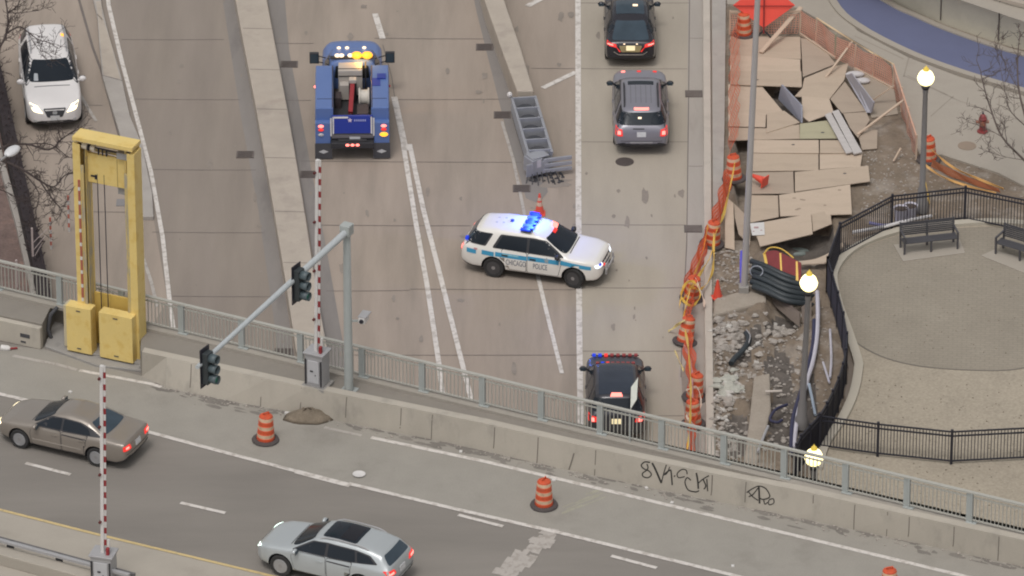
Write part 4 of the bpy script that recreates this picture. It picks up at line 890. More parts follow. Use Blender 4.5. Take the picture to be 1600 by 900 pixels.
# blue service truck
hd = R(91.2); pb = P(549, 250, 0); root = thing('service_truck', 'blue service truck with amber beacons and an open equipment bed', 'truck', pb + Vector((-.02, 3.30, 0)), hd, GV)
def chamfer(hw, hl0, hl1, c): return [(hl0 + c, -hw), (hl1 - c, -hw), (hl1, -hw + c), (hl1, hw - c), (hl1 - c, hw), (hl0 + c, hw), (hl0, hw - c), (hl0, -hw + c)]
spt = dict(key='trk', zroof=2.02, wr=.72, r=.44, axles=(2.35,), clad=2,
    top=[(.30, 1.55), (.31, 1.95), (.42, 2.03), (.9, 2.06), (1.40, 2.03), (1.58, 1.92), (2.20, 1.38), (2.4, 1.36), (3.2, 1.29), (3.52, 1.20), (3.66, .80)],
    bot=[(.30, .45), (3.3, .42), (3.66, .55)], belt=[(.30, 1.25), (2.2, 1.22), (3.66, 1.05)], wid=[(.30, 1.0), (2.2, 1.04), (3.1, 1.03), (3.45, .94), (3.66, .74)])
me = make_shell(spt, PBLUE); cab = bpy.data.objects.new('cab', me); COL.objects.link(cab); cab.parent = root; S = Shell(me)
S.patch('windshield', mirror_poly([(.82, 1.38), (.68, 1.90)]), 'x', 1, .008, GLASS, root, .1, .06); S.patch('rear_window', mirror_poly([(.60, 1.40), (.56, 1.86)]), 'x', -1, .008, GLASS, root, .1, .06)
for sg in (-1, 1):
    d = S.patch('door', [(.5, .6), (1.75, .6), (1.85, 1.24), (.5, 1.26)], 'y', sg, .006, PBLUE, root, .15, .06); S.patch('handle', [(.6, 1.08), (.8, 1.08), (.8, 1.12), (.6, 1.12)], 'y', sg, .03, CHROME, d, .1)
    S.patch('side_window', [(.55, 1.32), (1.75, 1.30), (1.35, 1.80), (.58, 1.82)], 'y', sg, .009, GLASS, root, .12, .06)
    m = MB(); m.bar((1.65, sg * .90, 1.50), (1.62, sg * 1.16, 1.60), .04); m.bar((1.65, sg * .98, 1.30), (1.62, sg * 1.16, 1.36), .04); m.box((1.60, sg * 1.30, 1.54), (.13, .32, .42)); mo = m.build('mirror', TRIM, root, bevel=.03)
    m = MB(); m.box((1.525, sg * 1.30, 1.54), (.01, .26, .34)); m.build('glass', GLASSB, mo)
    S.patch('headlight', [(sg * .56, .86), (sg * .86, .86), (sg * .86, 1.04), (sg * .56, 1.04)], 'x', 1, .01, CLEARLENS, root, .1, .03)
S.patch('grille', mirror_poly([(.52, .70), (.52, 1.04)]), 'x', 1, .008, CHROME, root, .1, .04)
mb = MB(); mb.box((3.69, 0, .62), (.16, 1.9, .24)); mb.build('front_bumper', CHROME, root, bevel=.04)
mb = MB()
for y in (-.42, .17, .45): mb.ball((1.36, y, 2.06), .055, 10, 0, (1.2, 1.3, .8))
mb.build('marker_lamp', G_WARM, root)
mb = MB(); mb.box((.62, 0, 2.07), (.16, 1.5, .05), m=0)
for y, m in ((.50, 2), (.36, 2), (.06, 2), (-.16, 1), (-.52, 1)): mb.ball((.62, y, 2.15), .15 if m == 1 else .075, 12, m, (1, 1.25, .9))
lb = mb.build('beacon_bar', [TRIM, G_AMB, G_WARM], root)
ld = bpy.data.lights.new('beacon_light', 'POINT'); ld.energy = 32; ld.color = (1, .5, .08); ld.shadow_soft_size = .12; lo = bpy.data.objects.new('beacon_light', ld); COL.objects.link(lo); lo.parent = root; lo.location = (.3, -.3, 2.35)
TB = mat('truck_bed_dark', (.035, .034, .036), .8, .3, 3, .1)
mb = MB(); mb.box((-1.45, 0, .72), (3.6, .95, .22)); mb.box((-1.45, 0, 1.0), (3.3, 1.26, .06)); mb.build('bed_floor', TB, root)
for sg in (-1, 1):
    m = MB(); y0, y1 = sg * .64, sg * 1.235
    m.box((-1.30, (y0 + y1) / 2, 1.37), (3.16, abs(y1 - y0), 1.14))
    m.box((-2.98, sg * .99, 1.02), (.24, .52, .92)); m.box((-.2, (y0 + y1) / 2, .74), (.9, abs(y1 - y0), .2))
    q = m.build('side_locker', PBLUE, root, bevel=.03)
    m = MB()
    for k in range(4): m.box((-2.48 + k * .78, sg * 1.24, 1.28), (.72, .02, .82))
    m.build('locker_door', mat('locker_blue', (.082, .14, .33), .4, .05), q, bevel=.008)
    m = MB(); m.box((-1.3, sg * .67, 1.943), (3.1, .03, .01)); m.box((-2.2, sg * .93, 1.944), (.02, .5, .008)); m.build('lid_seam', TRIM, q)
    add_wheel(root, -1.75, sg * 1.0, .44, .42, sg, [RIM, TRIM], 6)
    m = MB(); m.box((-3.12, sg * .98, .36), (.025, .58, .60)); q = m.build('mud_flap', DARKGREY, root)
    m = MB(); c = (-3.137, sg * .98, .34); m.add([Vector(c) + Vector((0, a, b_)) for a, b_ in ((-.17, 0), (0, -.08), (.17, 0), (0, .08))], [(0, 1, 2, 3)]); m.build('flap_emblem', mat('flap_pale', (.5, .5, .5), .6), q)
    for k, (z_, mm) in enumerate(((1.34, G_REDHOT), (1.20, G_RED), (1.0, G_AMB if sg < 0 else CLEARLENS))):
        m = MB(); m.ball((-3.11, sg * 1.06, z_), .075 if not (k == 2 and sg < 0) else .11, 12, 0, (.45, 1.3, .8)); m.build('tail_light' if k < 2 else 'turn_lamp', mm, root)
    m = MB(); m.box((-3.105, sg * .72, 1.3), (.03, .05, .7)); m.build('tailgate_post', WHITE, root)
    m = MB(); m.ball((-.4, sg * 1.26, 1.45), .05, 8); m.build('side_marker', G_REDHOT if sg > 0 else REDLENS, root)
m = MB(); m.add([(-3.02, -.69, 1.0), (-3.02, .69, 1.0), (-3.08, .69, 1.0), (-3.08, -.69, 1.0), (-2.86, -.69, 1.66), (-2.86, .69, 1.66), (-2.93, .69, 1.66), (-2.93, -.69, 1.66)],
                [(0, 1, 2, 3), (7, 6, 5, 4), (0, 4, 5, 1), (1, 5, 6, 2), (2, 6, 7, 3), (3, 7, 4, 0)]); tg = m.build('tailgate', PBLUED, root, bevel=.02)
m = MB(); tgp = lambda y, z_: (-3.08 + (z_ - 1.0) / .66 * .15 - .012, y, z_)
m.add([tgp(.66, 1.57), tgp(.14, 1.57), tgp(.14, 1.63), tgp(.66, 1.63)], [(0, 1, 2, 3)]); m.add([tgp(.67, 1.02), tgp(.62, 1.02), tgp(.62, 1.62), tgp(.67, 1.62)], [(0, 1, 2, 3)])
m.add([tgp(-.67, 1.02), tgp(-.62, 1.02), tgp(-.62, 1.62), tgp(-.67, 1.62)], [(3, 2, 1, 0)])
m.build('white_stripe', WHITE, tg)
m = MB()
for i in range(10): pass
m.add([tgp(.08 + .09 * (1 if i % 2 == 0 else .45) * math.cos(math.pi / 2 + i * math.pi / 5), 1.50 + .09 * (1 if i % 2 == 0 else .45) * math.sin(math.pi / 2 + i * math.pi / 5)) for i in range(10)], [tuple(range(10))])
m.build('star_emblem', mat('emblem_pink', (.6, .5, .6), .5), tg)
m = MB()
for i in range(6): m.add([tgp(-.06 - i * .07, 1.46), tgp(-.11 - i * .07, 1.46), tgp(-.11 - i * .07, 1.53), tgp(-.06 - i * .07, 1.53)], [(0, 1, 2, 3)])
m.build('small_lettering', mat('letter_lilac', (.25, .27, .5), .5), tg)
m = MB(); m.box((-3.10, 0, .93), (.05, 1.40, .12)); m.build('tailgate_sill', mat('sill_grey', (.14, .13, .14), .6), root)
m = MB(); m.box((-3.20, 0, .66), (.24, 1.44, .22)); m.box((-3.05, 0, .80), (.06, 1.5, .14)); m.build('rear_bumper', TRIM, root, bevel=.02)
m = MB()
for y in (-.17, 0, .17): m.ball((-3.33, y, .70), .062, 10, 0, (.5, 1.15, .8))
m.build('bumper_lamp', G_REDHOT, root)
m = MB(); m.box((-3.12, -.08, .86), (.02, .36, .12)); m.build('number_plate', PLATE, root)
root.scale = (1.05, 1.05, 1)
# what stands in the bed
CRM = mat('cream_box', (.43, .39, .35), .5, .08, 3, .04)
m = MB(); m.box((-.15, .06, 1.62), (.62, .82, 1.0)); m.box((-.58, .18, 1.38), (.30, .50, .60)); bx = m.build('tool_cabinet', CRM, root, bevel=.025)
m = MB(); m.box((-.33, .06, 2.125), (.03, .84, .02)); m.box((-.47, .06, 1.9), (.02, .8, .03)); m.box((-.1, -.46, 1.7), (.5, .05, .9)); m.build('cabinet_edge', TRIM, bx)
m = MB(); Mx = Matrix.Rotation(R(90), 4, 'X')
m.lathe([(.16, -.18), (.34, -.18), (.34, -.13), (.27, -.12), (.27, .12), (.34, .13), (.34, .18), (.16, .18)], 22, (-1.15, -.40, 1.42), M=Mx); m.build('hose_reel', mat('pale_hose', (.55, .51, .45), .7, .2, 8, .1), root, True, angle=30)
m = MB(); m.tube([(-.75, -.02, 1.1), (-.8, -.02, 1.86)], .14, 10, 1); m.bar((-.8, -.02, 1.84), (-2.3, .06, 1.42), .15, .17, 0); m.bar((-2.2, .055, 1.45), (-2.45, .07, 1.20), .06, .06, 1); m.box((-.86, -.02, 1.95), (.26, .24, .14), m=2)
m.build('crane_boom', [RED, TB, CRM], root, bevel=.012)
m = MB(); m.box((-2.1, -.36, 1.25), (.7, .4, .45)); CRB = mat('crate_brown', (.06, .045, .045), .7, .3, 4, .1); m.build('tool_crate', CRB, root, bevel=.02); m = MB(); m.box((-1.0, .48, 1.2), (.5, .2, .5)); m.build('tool_crate', CRB, root, bevel=.02)
m = MB(); m.box((-1.0, -.82, 1.952), (.55, .28, .015)); m.box((-.62, -1.0, 1.97), (.34, .30, .04)); m.build('locker_lid', PBLUED, root)

# ------------------------------------------------------------------ bridge furniture
# railing along the walkway: posts, panels of bars, rails
rl = thing('railing', 'grey painted steel railing with square posts along the bridge walkway', 'railing', (0, 0, 0))
ZR = ZW + .1
def rb(x): return P(x, rail_base(x) - 1, ZR)
posts = [-190, -96, -2, 97, 194, 287, 381, 473, 569, 663, 757, 849, 941, 1037, 1134, 1228, 1324, 1420, 1518, 1614, 1710, 1806, 1902, 1998, 2094, 2190, 2286, 2382]
ang = heading(rb(0), rb(1600)); dR = Vector((math.cos(ang), math.sin(ang), 0)); HR = 1.06
for x in posts:
    p = rb(x); m = MB(); m.box((p.x, p.y, ZR + HR / 2), (.06, .13, HR), ang); m.box((p.x - dR.x * .11, p.y - dR.y * .11, ZR + HR / 2), (.16, .05, HR - .06), ang); m.box((p.x, p.y, ZR + .015), (.34, .22, .03), ang)
    m.build('post', STEELB, rl, bevel=.008)
for x0, x1 in zip(posts, posts[1:]):
    a, b = rb(x0), rb(x1); m = MB(); Lp = (b - a).length; k = int(Lp / .125)
    for i in range(1, k):
        q = a.lerp(b, i / k)
        if i * Lp / k > Lp - .27 or i * Lp / k < .08: continue
        m.box((q.x, q.y, ZR + .53), (.022, .03, .86), ang)
    for z_ in (.10, .90): m.bar(a + Vector((0, 0, z_)), b + Vector((0, 0, z_)), .045, .04)
    m.build('bar_panel', STEEL, rl)
    m = MB(); m.bar(a + Vector((0, 0, HR)), b + dR * .004 + Vector((0, 0, HR)), .11, .06); m.build('top_rail', STEEL, rl)
p = rb(983); m = MB(); m.bar(p + Vector((.02, -.1, -.12)), p + Vector((.02, -.1, 1.0)), .04); m.build('stray_rod', STEELB, rl)

# signal mast with its arm out over the bridge road
pb = P(545, 611, ZW); hp = rise(pb, 352)
mast = thing('signal_mast', 'grey steel signal mast with a long arm reaching over the bridge road', 'traffic signal', pb)
m = MB(); m.lathe([(.20, 0), (.20, .03), (.145, .05), (.115, hp), (.10, hp + .02)], 16); m.box((0, 0, .02), (.5, .5, .04), ang); m.build('pole', STEELB, mast, True)
ztop = pb.z + hp - .22; tip = P(308, 574, ztop) - pb; root_ = Vector((0, 0, hp - .22))
m = MB(); m.tube([root_, root_.lerp(tip, .33), root_.lerp(tip, .66), tip], [.115, .10, .085, .07], 12); m.build('arm', mat('mast_arm_grey', (.44, .47, .48), .5, .05, 3, .03), mast, True)
m = MB(); m.box((0, 0, hp - .14), (.34, .34, .36), heading(Vector(), tip)); m.build('bracket', STEELB, mast, bevel=.02)
ds = Vector((math.cos(ang), math.sin(ang), 0))
def signal(px, py, label_):
    t = min((i / 200 for i in range(201)), key=lambda q: abs(pix(pb + root_.lerp(tip, q))[0] - px)); c = pb + root_.lerp(tip, t)
    s_ = bpy.data.objects.new('signal_head', None); COL.objects.link(s_); s_.parent = mast; s_.location = (c.x - pb.x, c.y - pb.y, c.z - .15 - pb.z); s_.rotation_euler = (0, 0, ang - R(6)); s_['label'] = label_
    m = MB(); m.box((.05, 0, 0), (.03, .50, 1.34)); m.build('backplate', BLACKIRON, s_, bevel=.01)
    m = MB(); m.box((.16, 0, 0), (.20, .34, 1.06)); m.box((0, 0, 0), (.12, .10, .3)); m.build('housing', mat('signal_housing', (.035, .042, .045), .5, .1, 5, .05), s_, bevel=.015)
    for k, z_ in enumerate((.35, 0, -.35)):
        m = MB(); M = Matrix.Rotation(R(90), 4, 'Y'); n = 14; vs = []
        for xx in (.26, .52):
            for i in range(n + 1):
                a = R(-60) + R(300) * i / n; vs.append((xx, .155 * math.sin(a + math.pi * 0 + R(-90)) * -1 if False else .155 * math.cos(a + R(-30)), z_ + .155 * math.sin(a + R(-30))))
        m.add(vs, [(i, i + 1, n + 2 + i, n + 1 + i) for i in range(n)]); o = m.build('visor', mat('visor_grey', (.075, .10, .11), .45, .1, 5, .05), s_, True)
        sm = o.modifiers.new('t', 'SOLIDIFY'); sm.thickness = .015
        m = MB(); m.lathe([(.14, 0), (.11, .03), (.001, .045)], 14, (.262, 0, z_), M=M); m.build('lens', (G_GREEN if k == 2 else mat('dark_lens', (.04, .03, .03), .3)), s_)
    return s_
signal(461, 460, 'black three lamp signal head near the middle of the mast arm'); signal(318, 588, 'black three lamp signal head at the tip of the mast arm')
# camera on the mast
c = pb + Vector((.10, 0, rise(pb, 500)))
t = thing('traffic_camera', 'small white traffic camera on a bracket on the signal mast', 'camera', c)
m = MB(); m.bar((0, 0, -.03), (.36, -.05, .0), .06, .05); m.build('bracket', STEELB, t)
m = MB(); m.box((.40, -.10, .12), (.22, .40, .22), R(-20)); m.build('body', WHITE, t, bevel=.02)
m = MB(); m.box((.43, -.07, .245), (.28, .46, .03), R(-20)); m.build('sunshield', GALV, t); m = MB(); m.lathe([(.07, 0), (.07, .04)], 12, (.33, -.31, .12), M=Matrix.Rotation(R(90), 4, 'X')); m.build('lens', BLACKIRON, t)

# crossing gates
def gate(loc, rz, arm_top, label_, boxh, boxw, tilt):
    g = thing('crossing_gate', label_, 'barrier gate', loc, rz)
    m = MB(); m.box((0, 0, .06), (boxw + .22, boxw * .9 + .2, .12)); m.build('plinth', PLATEGREY, g, bevel=.02)
    m = MB(); m.box((0, 0, .12 + boxh / 2), (boxw, boxw * .85, boxh)); m.box((0, .02, .12 + boxh + .03), (boxw + .10, boxw * .85 + .12, .06)); m.build('cabinet', GALV, g, bevel=.015)
    m = MB(); m.box((-.0, -boxw * .43 - .012, .12 + boxh * .47), (boxw * .66, .03, boxh * .72)); q = m.build('door', mat('gate_door', (.46, .46, .47), .5, .08, 4, .04), g, bevel=.01)
    m = MB(); m.box((-boxw * .44, -boxw * .43 - .014, .12 + boxh * .45), (.05, .04, boxh * .8)); m.box((boxw * .44, -boxw * .43 - .014, .12 + boxh * .45), (.05, .04, boxh * .8)); m.box((-.05, -boxw * .43 - .035, .12 + boxh * .5), (.10, .02, .05)); m.box((.08, -boxw * .43 - .035, .12 + boxh * .38), (.03, .02, .03)); m.build('strap', TRIM, g)
    z0 = .12 + boxh; b = Vector((-.02, 0, z0 - .1)); e = b + Vector((math.sin(tilt), 0, math.cos(tilt))) * arm_top
    m = MB(); k = 16; d = (e - b) / k; side = Vector((math.cos(tilt), 0, -math.sin(tilt)))
    m.bar(b, e, .115, .10, 0)
    for i in range(1, k):
        p_ = b + d * i; q_ = b + d * (i + .5); off = side * .07; m.bar(p_ + off, q_ + off, .035, .105, 1)
        off2 = side * .07; m.bar(q_ + off2, p_ + d + off2, .035, .10, 0)
    m.build('arm', [WHITE, RED], g)
    for i in (3, 7, 11, 15):
        m = MB(); p_ = b + d * i; m.lathe([(.045, 0), (.045, .08), (.001, .09)], 10, p_ - side * .05 + Vector((0, -.05, 0)), M=Matrix.Rotation(R(90), 4, 'X'))
        m.build('arm_lamp', mat('dark_red_lens', (.10, .015, .015), .4), g)
    m = MB(); m.box((.18, -.1, z0 + .16), (.10, .12, .26)); m.build('counter_arm', RED, g, bevel=.02); m = MB(); m.box((.19, -.02, z0 + .4), (.07, .05, .3)); m.build('warning_board', WHITE, g)
    return g
g2 = P(496, 603, ZW); gate(g2, ang, rise(g2 + Vector((0, 0, 1.2)), 250) + .1, 'grey crossing gate cabinet with a raised striped arm beside the signal mast', 1.12, .62, R(1.2))
g1 = P(163, 912, ZD + .01); gate(g1, ang + R(10), rise(g1 + Vector((0, 0, 1.05)), 571) + .1, 'grey crossing gate cabinet with a raised striped arm at the yellow edge line', .95, .66, R(1.4))

# yellow gate tower
tb = P(177, 549, ZD + .08); TW = thing('gate_tower', 'tall yellow steel gate tower with peeling paint and cables on the bridge', 'tower', tb, R(-22.5))
ht = rise(P(221, 563, ZD + .08), 240) ; W2 = 1.08
for sx in (-1, 1):
    m = MB(); x = sx * (W2 - .20)
    m.box((x + sx * .13, 0, ht / 2), (.15, .52, ht)); m.box((x - .02 * sx, .22, ht / 2), (.36, .07, ht)); m.box((x - sx * .17, .05, ht / 2), (.05, .40, ht)); q = m.build('column', YEL, TW, bevel=.01)
    m = MB(); m.box((x + sx * .075, -.27, ht / 2), (.26, .03, ht - .02)); m.build('front_plate', YEL, q, bevel=.006)
    m = MB(); m.box((x - sx * .10, -.262, ht / 2 - .2), (.13, .03, ht - 1.1)); m.build('worn_plate', YELW, q)
    m = MB(); m.box((x - sx * .04, .15, ht / 2), (.20, .05, ht - .9)); m.box((x - sx * .16 - sx * .032, -.02, ht * .5), (.012, .28, ht - 1.0)); m.build('worn_channel', YELW, q)
m = MB(); m.box((0, -.02, ht + .19), (2 * W2 - .04, .62, .14)); m.box((0, .24, ht - .05), (2 * W2 - .1, .06, .40)); m.build('top_beam', YEL, TW, bevel=.012)
m = MB(); m.box((-.0, -.33, ht + .12), (.0 + 2 * W2 - .06, .02, .02)); m.box((0, .18, ht - .34), (2 * W2 - .7, .12, .10)); m.build('beam_flange', YELW, TW)
m = MB(); m.box((.05, .02, ht - .92), (1.52, .10, 1.05)); pn = m.build('front_panel', YEL, TW, bevel=.01)
m = MB(); m.box((.36, -.034, ht - .92), (.018, .006, 1.0)); m.build('seam', mat('seam_brown', (.32, .22, .07), .7), pn)
m = MB(); m.tube([(-.80, -.12, ht - .10), (-.62, -.12, ht - .12)], [.11, .11], 12); m.tube([(-.50, -.12, ht - .13), (-.36, -.12, ht - .14)], [.10, .10], 12); m.build('sheave', mat('cream_sheave', (.66, .58, .45), .5), TW, True, angle=30)
m = MB(); m.tube([(-1.0, -.12, ht - .08), (.9, -.12, ht - .16)], .025, 6); m.tube([(-.58, -.14, ht - .12), (-.55, -.14, ht - .12)], .125, 12)
for k in range(3): m.box((-.25 + k * .14, -.10, ht - .24), (.04, .05, .22))
for x_ in (-.36, -.12): m.tube([(x_, -.02, .5), (x_, -.02, ht - 1.1)], .017, 5)
m.box((-.50, .0, ht - 1.20), (.16, .10, .06)); m.box((-.40, .0, ht - 1.22), (.08, .10, .16)); m.tube([(-.70, -.2, ht - .2), (-.70, -.24, ht - 1.0), (-1.25, -.3, ht - 1.9)], .012, 5)
m.build('cable', BLACKIRON, TW)
m = MB(); m.box((-.54, .13, ht - 1.05), (.16, .07, 1.0)); m.box((.48, .12, ht - 1.62), (.36, .06, .26)); m.box((.62, -.05, ht - .22), (.42, .24, .22)); m.build('grey_bracket', mat('tower_grey', (.33, .32, .31), .6, .15, 5, .1), TW, bevel=.01)
m = MB(); m.box((-.92, -.40, .90), (.88, .40, 1.66)); q = m.build('lower_cover', YEL, TW, bevel=.012); 
for z_ in (1.60, .22): m = MB(); m.box((-.92, -.61, z_), (.14, .02, .03)); m.build('latch', DARKGREY, q)
m = MB(); m.box((.40, -.40, .90), (1.18, .40, 1.66)); q = m.build('lower_cover', YEL, TW, bevel=.012); 
for z_ in (1.60, .22): m = MB(); m.box((.40, -.61, z_), (.16, .02, .03)); m.build('latch', DARKGREY, q)
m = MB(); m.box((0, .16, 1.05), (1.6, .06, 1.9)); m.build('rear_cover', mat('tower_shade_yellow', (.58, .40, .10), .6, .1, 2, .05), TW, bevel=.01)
m = MB(); m.box((-1.46, -.16, .82), (.20, .44, 1.5)); m.build('side_cover', mat('faded_cream_cover', (.52, .45, .31), .7, .12, 2, .06), TW, bevel=.01)
m = MB()
for i in range(18): m.box((-W2 + .20, -.30, 1.9 + i * (ht - 3.0) / 18), (.07, .05, (ht - 3.0) / 36), m=i % 2)
for i in range(17): m.box((-W2 + .20, -.30, 1.9 + (i + .5) * (ht - 3.0) / 18), (.07, .05, (ht - 3.0) / 36), m=1)
m.build('striped_strip', [WHITE, mat('strip_red', (.38, .12, .08), .6)], TW)
m = MB(); m.box((0, 0, .04), (2.7, 1.0, .08)); m.box((1.35, -.35, .03), (.5, .5, .05), .5); m.build('base_plate', PLATEGREY, TW, bevel=.01)
pp = P(80, 528, ZD + .08); m = MB(); m.tube([pp + Vector((.0, 0, 0)), pp + Vector((-.1, .05, .3)), pp + Vector((.0, .2, .75)), pp + Vector((.22, .3, .98))], .065, 8); tag(m.build('bent_pipe', DARKGREY, None, True), 'short dark bent pipe rising between the abutment and the yellow tower', 'pipe')

# street lamp head reaching in from the left
lz = 13.0; h0 = P(19, 236, lz); h1 = P(-14, 264, lz - .05); pbase = P(-150, 470, ZW)
SL = thing('street_lamp', 'white street lamp head on an arm reaching in from the left edge', 'street lamp', (pbase.x, pbase.y, ZW))
L_ = lambda v: v - Vector((pbase.x, pbase.y, ZW))
m = MB(); m.tube([(0, 0, 0), (0, 0, lz - ZW - .8)], [.12, .08], 10); m.build('pole', GALV, SL, True)
m = MB(); m.tube([(0, 0, lz - ZW - .9), L_(h1).lerp(Vector((0, 0, lz - ZW - .5)), .5), L_(h1), L_(h0)], .05, 8); m.build('arm', GALV, SL, True)
hdg = heading(h1, h0); m = MB(); m.ball((0, 0, 0), .30, 16, 0, (1.25, .66, .42)); q = m.build('lamp_head', mat('lamp_head_white', (.62, .62, .63), .45, .05), SL, True); q.location = L_(h0); q.rotation_euler = (0, 0, hdg)

# bridge edge barrier at the lower left
a, b = P(-240, 792, ZD), P(170, 903, ZD); m = MB(); d = (b - a).normalized(); n_ = Vector((d.y, -d.x, 0))
def along(off, z_): return [a + n_ * off + Vector((0, 0, z_)), b + n_ * off + d * 1.0 + Vector((0, 0, z_))]
eb = thing('guard_rail', 'dark steel guard rail on a low concrete kerb at the lower left corner', 'guard rail', a)
la = lambda o, z_: [q - a for q in along(o, z_)]
m = MB(); p_, q_ = la(.62, .2); m.bar(p_, q_, .5, .4); m.build('concrete_base', DECKC, eb, bevel=.03)
m = MB(); p_, q_ = la(.12, .42); m.bar(p_, q_, .10, .16); m.build('front_rail', mat('dark_guard_steel', (.13, .125, .125), .6, .15, 4, .05), eb, bevel=.01)
m = MB(); p_, q_ = la(.46, .62); m.bar(p_, q_, .12, .10); m.build('rear_rail', GALV, eb, bevel=.01)
for i in range(6): m = MB(); c = la(.24, .25)[0].lerp(la(.24, .25)[1], (i + .5) / 6); m.box(c, (.14, .2, .5), heading(a, b)); m.build('rail_post', DARKGREY, eb)

# ------------------------------------------------------------------ traffic drums, cones
def make_drum(name, label_, group, band=True):
    t = thing(name, label_, 'traffic drum', (0, 0, 0), 0, group)
    m = MB(); pr = [(.285, .06), (.285, .16), (.272, .18), (.272, .30), (.26, .32), (.26, .44), (.248, .46), (.248, .58), (.236, .60), (.236, .72), (.222, .74), (.222, .86), (.20, .90), (.14, .93), (.001, .935)]
    ms = [0, 0, 1, 0, 0, 0, 1, 0, 0, 0, 1, 0, 0, 0]; m.lathe(pr, 22, m=[1 if k in (3 - 1, 6, 10) else 0 for k in range(14)]); m.build('barrel', [ORANGE, REFL], t, True, angle=30)
    m = MB(); m.lathe([(.43, 0), (.44, .03), (.42, .07), (.31, .09), (.28, .07)], 22); m.build('rubber_base', DARK, t, True, angle=30)
    m = MB(); m.box((0, 0, 1.0), (.22, .035, .03)); m.box((-.10, 0, .95), (.03, .035, .10)); m.box((.10, 0, .95), (.03, .035, .10)); m.build('handle', ORANGE, t, bevel=.006)
    return t
GD = 'orange traffic drums'
dr = make_drum('traffic_drum', 'orange and white drum standing alone on the bridge shoulder left of the dirt pile', GD); dr.location = P(415, 688, ZD + .01); dr.rotation_euler = (0, R(2), R(30))
dup(dr, P(850, 790, ZD + .01), R(60), 'orange and white drum on the bridge shoulder near the worn white road patch', GD)
dup(dr, P(1389, 930, ZD + .01), R(20), 'orange drum cut off by the lower edge of the photo on the bridge', GD)
for x, y, rz, lb in ((1147, 280, .3, 'orange drum on the kerb beside the plywood sheets, under pink netting'), (1112, 382, .8, 'orange drum draped with yellow tape by the road kerb above the rubble'), (1081, 467, 1.4, 'orange drum with tangled yellow tape in the gutter beside the small cone'),
                     (1070, 535, .2, 'faded orange drum leaning in the gutter with a white tape end'), (1085, 622, .9, 'upper of two orange drums nearest the bridge railing in the gutter'), (1083, 664, 2.0, 'lowest orange drum in the gutter just above the bridge railing'),
                     (1163, 54, .5, 'orange drum beside the bright red road sign at the top of the plywood area'), (1451, 250, .7, 'orange drum behind the lit lamp post at the end of the netting fence')):
    o = dup(dr, P(x, y, .13 if x > 1110 else .01), rz, lb, GD)
    o.rotation_euler = (R(((x * 7) % 9) - 4), R(((x * 5) % 9) - 4), rz)
    if (x, y) == (1081, 467): o.rotation_euler = (R(6), R(-8), 1.4)
    if (x, y) == (1070, 535): o.rotation_euler = (R(-6), R(10), .2)
def make_cone(name, label_, m1, m2, h, group='traffic cones'):
    t = thing(name, label_, 'traffic cone', (0, 0, 0), 0, group)
    m = MB(); r = lambda z_: .17 - (.17 - .03) * z_ / h
    m.lathe([(r(z_) , z_) for z_ in (.03, h * .42, h * .60, h * .68, h * .82, h)] + [(.001, h)], 18, m=[0, 1, 0, 1, 0, 0]); m.build('cone_body', [m1, m2], t, True, angle=40)
    m = MB(); m.box((0, 0, .02), (.40, .40, .04)); m.build('cone_base', m1, t, bevel=.01); return t
CONEO = mat('cone_red_orange', (.70, .085, .05), .5, .08, 3, .03)
c1 = make_cone('traffic_cone', 'orange cone with two white bands behind the white police car', CONEO, REFL, .80); c1.location = P(843, 334, 0)
c2 = make_cone('traffic_cone', 'small plain red orange cone standing on the rubble by the kerb', CONEO, CONEO, .68); c2.location = P(1121, 465, .12); c2.rotation_euler = (0, 0, .4)
c3 = dup(c2, P(1196, 284, .46), 0, 'red orange cone lying on its side on the plywood by the tall pole'); c3.rotation_euler = (R(82), 0, R(-127))
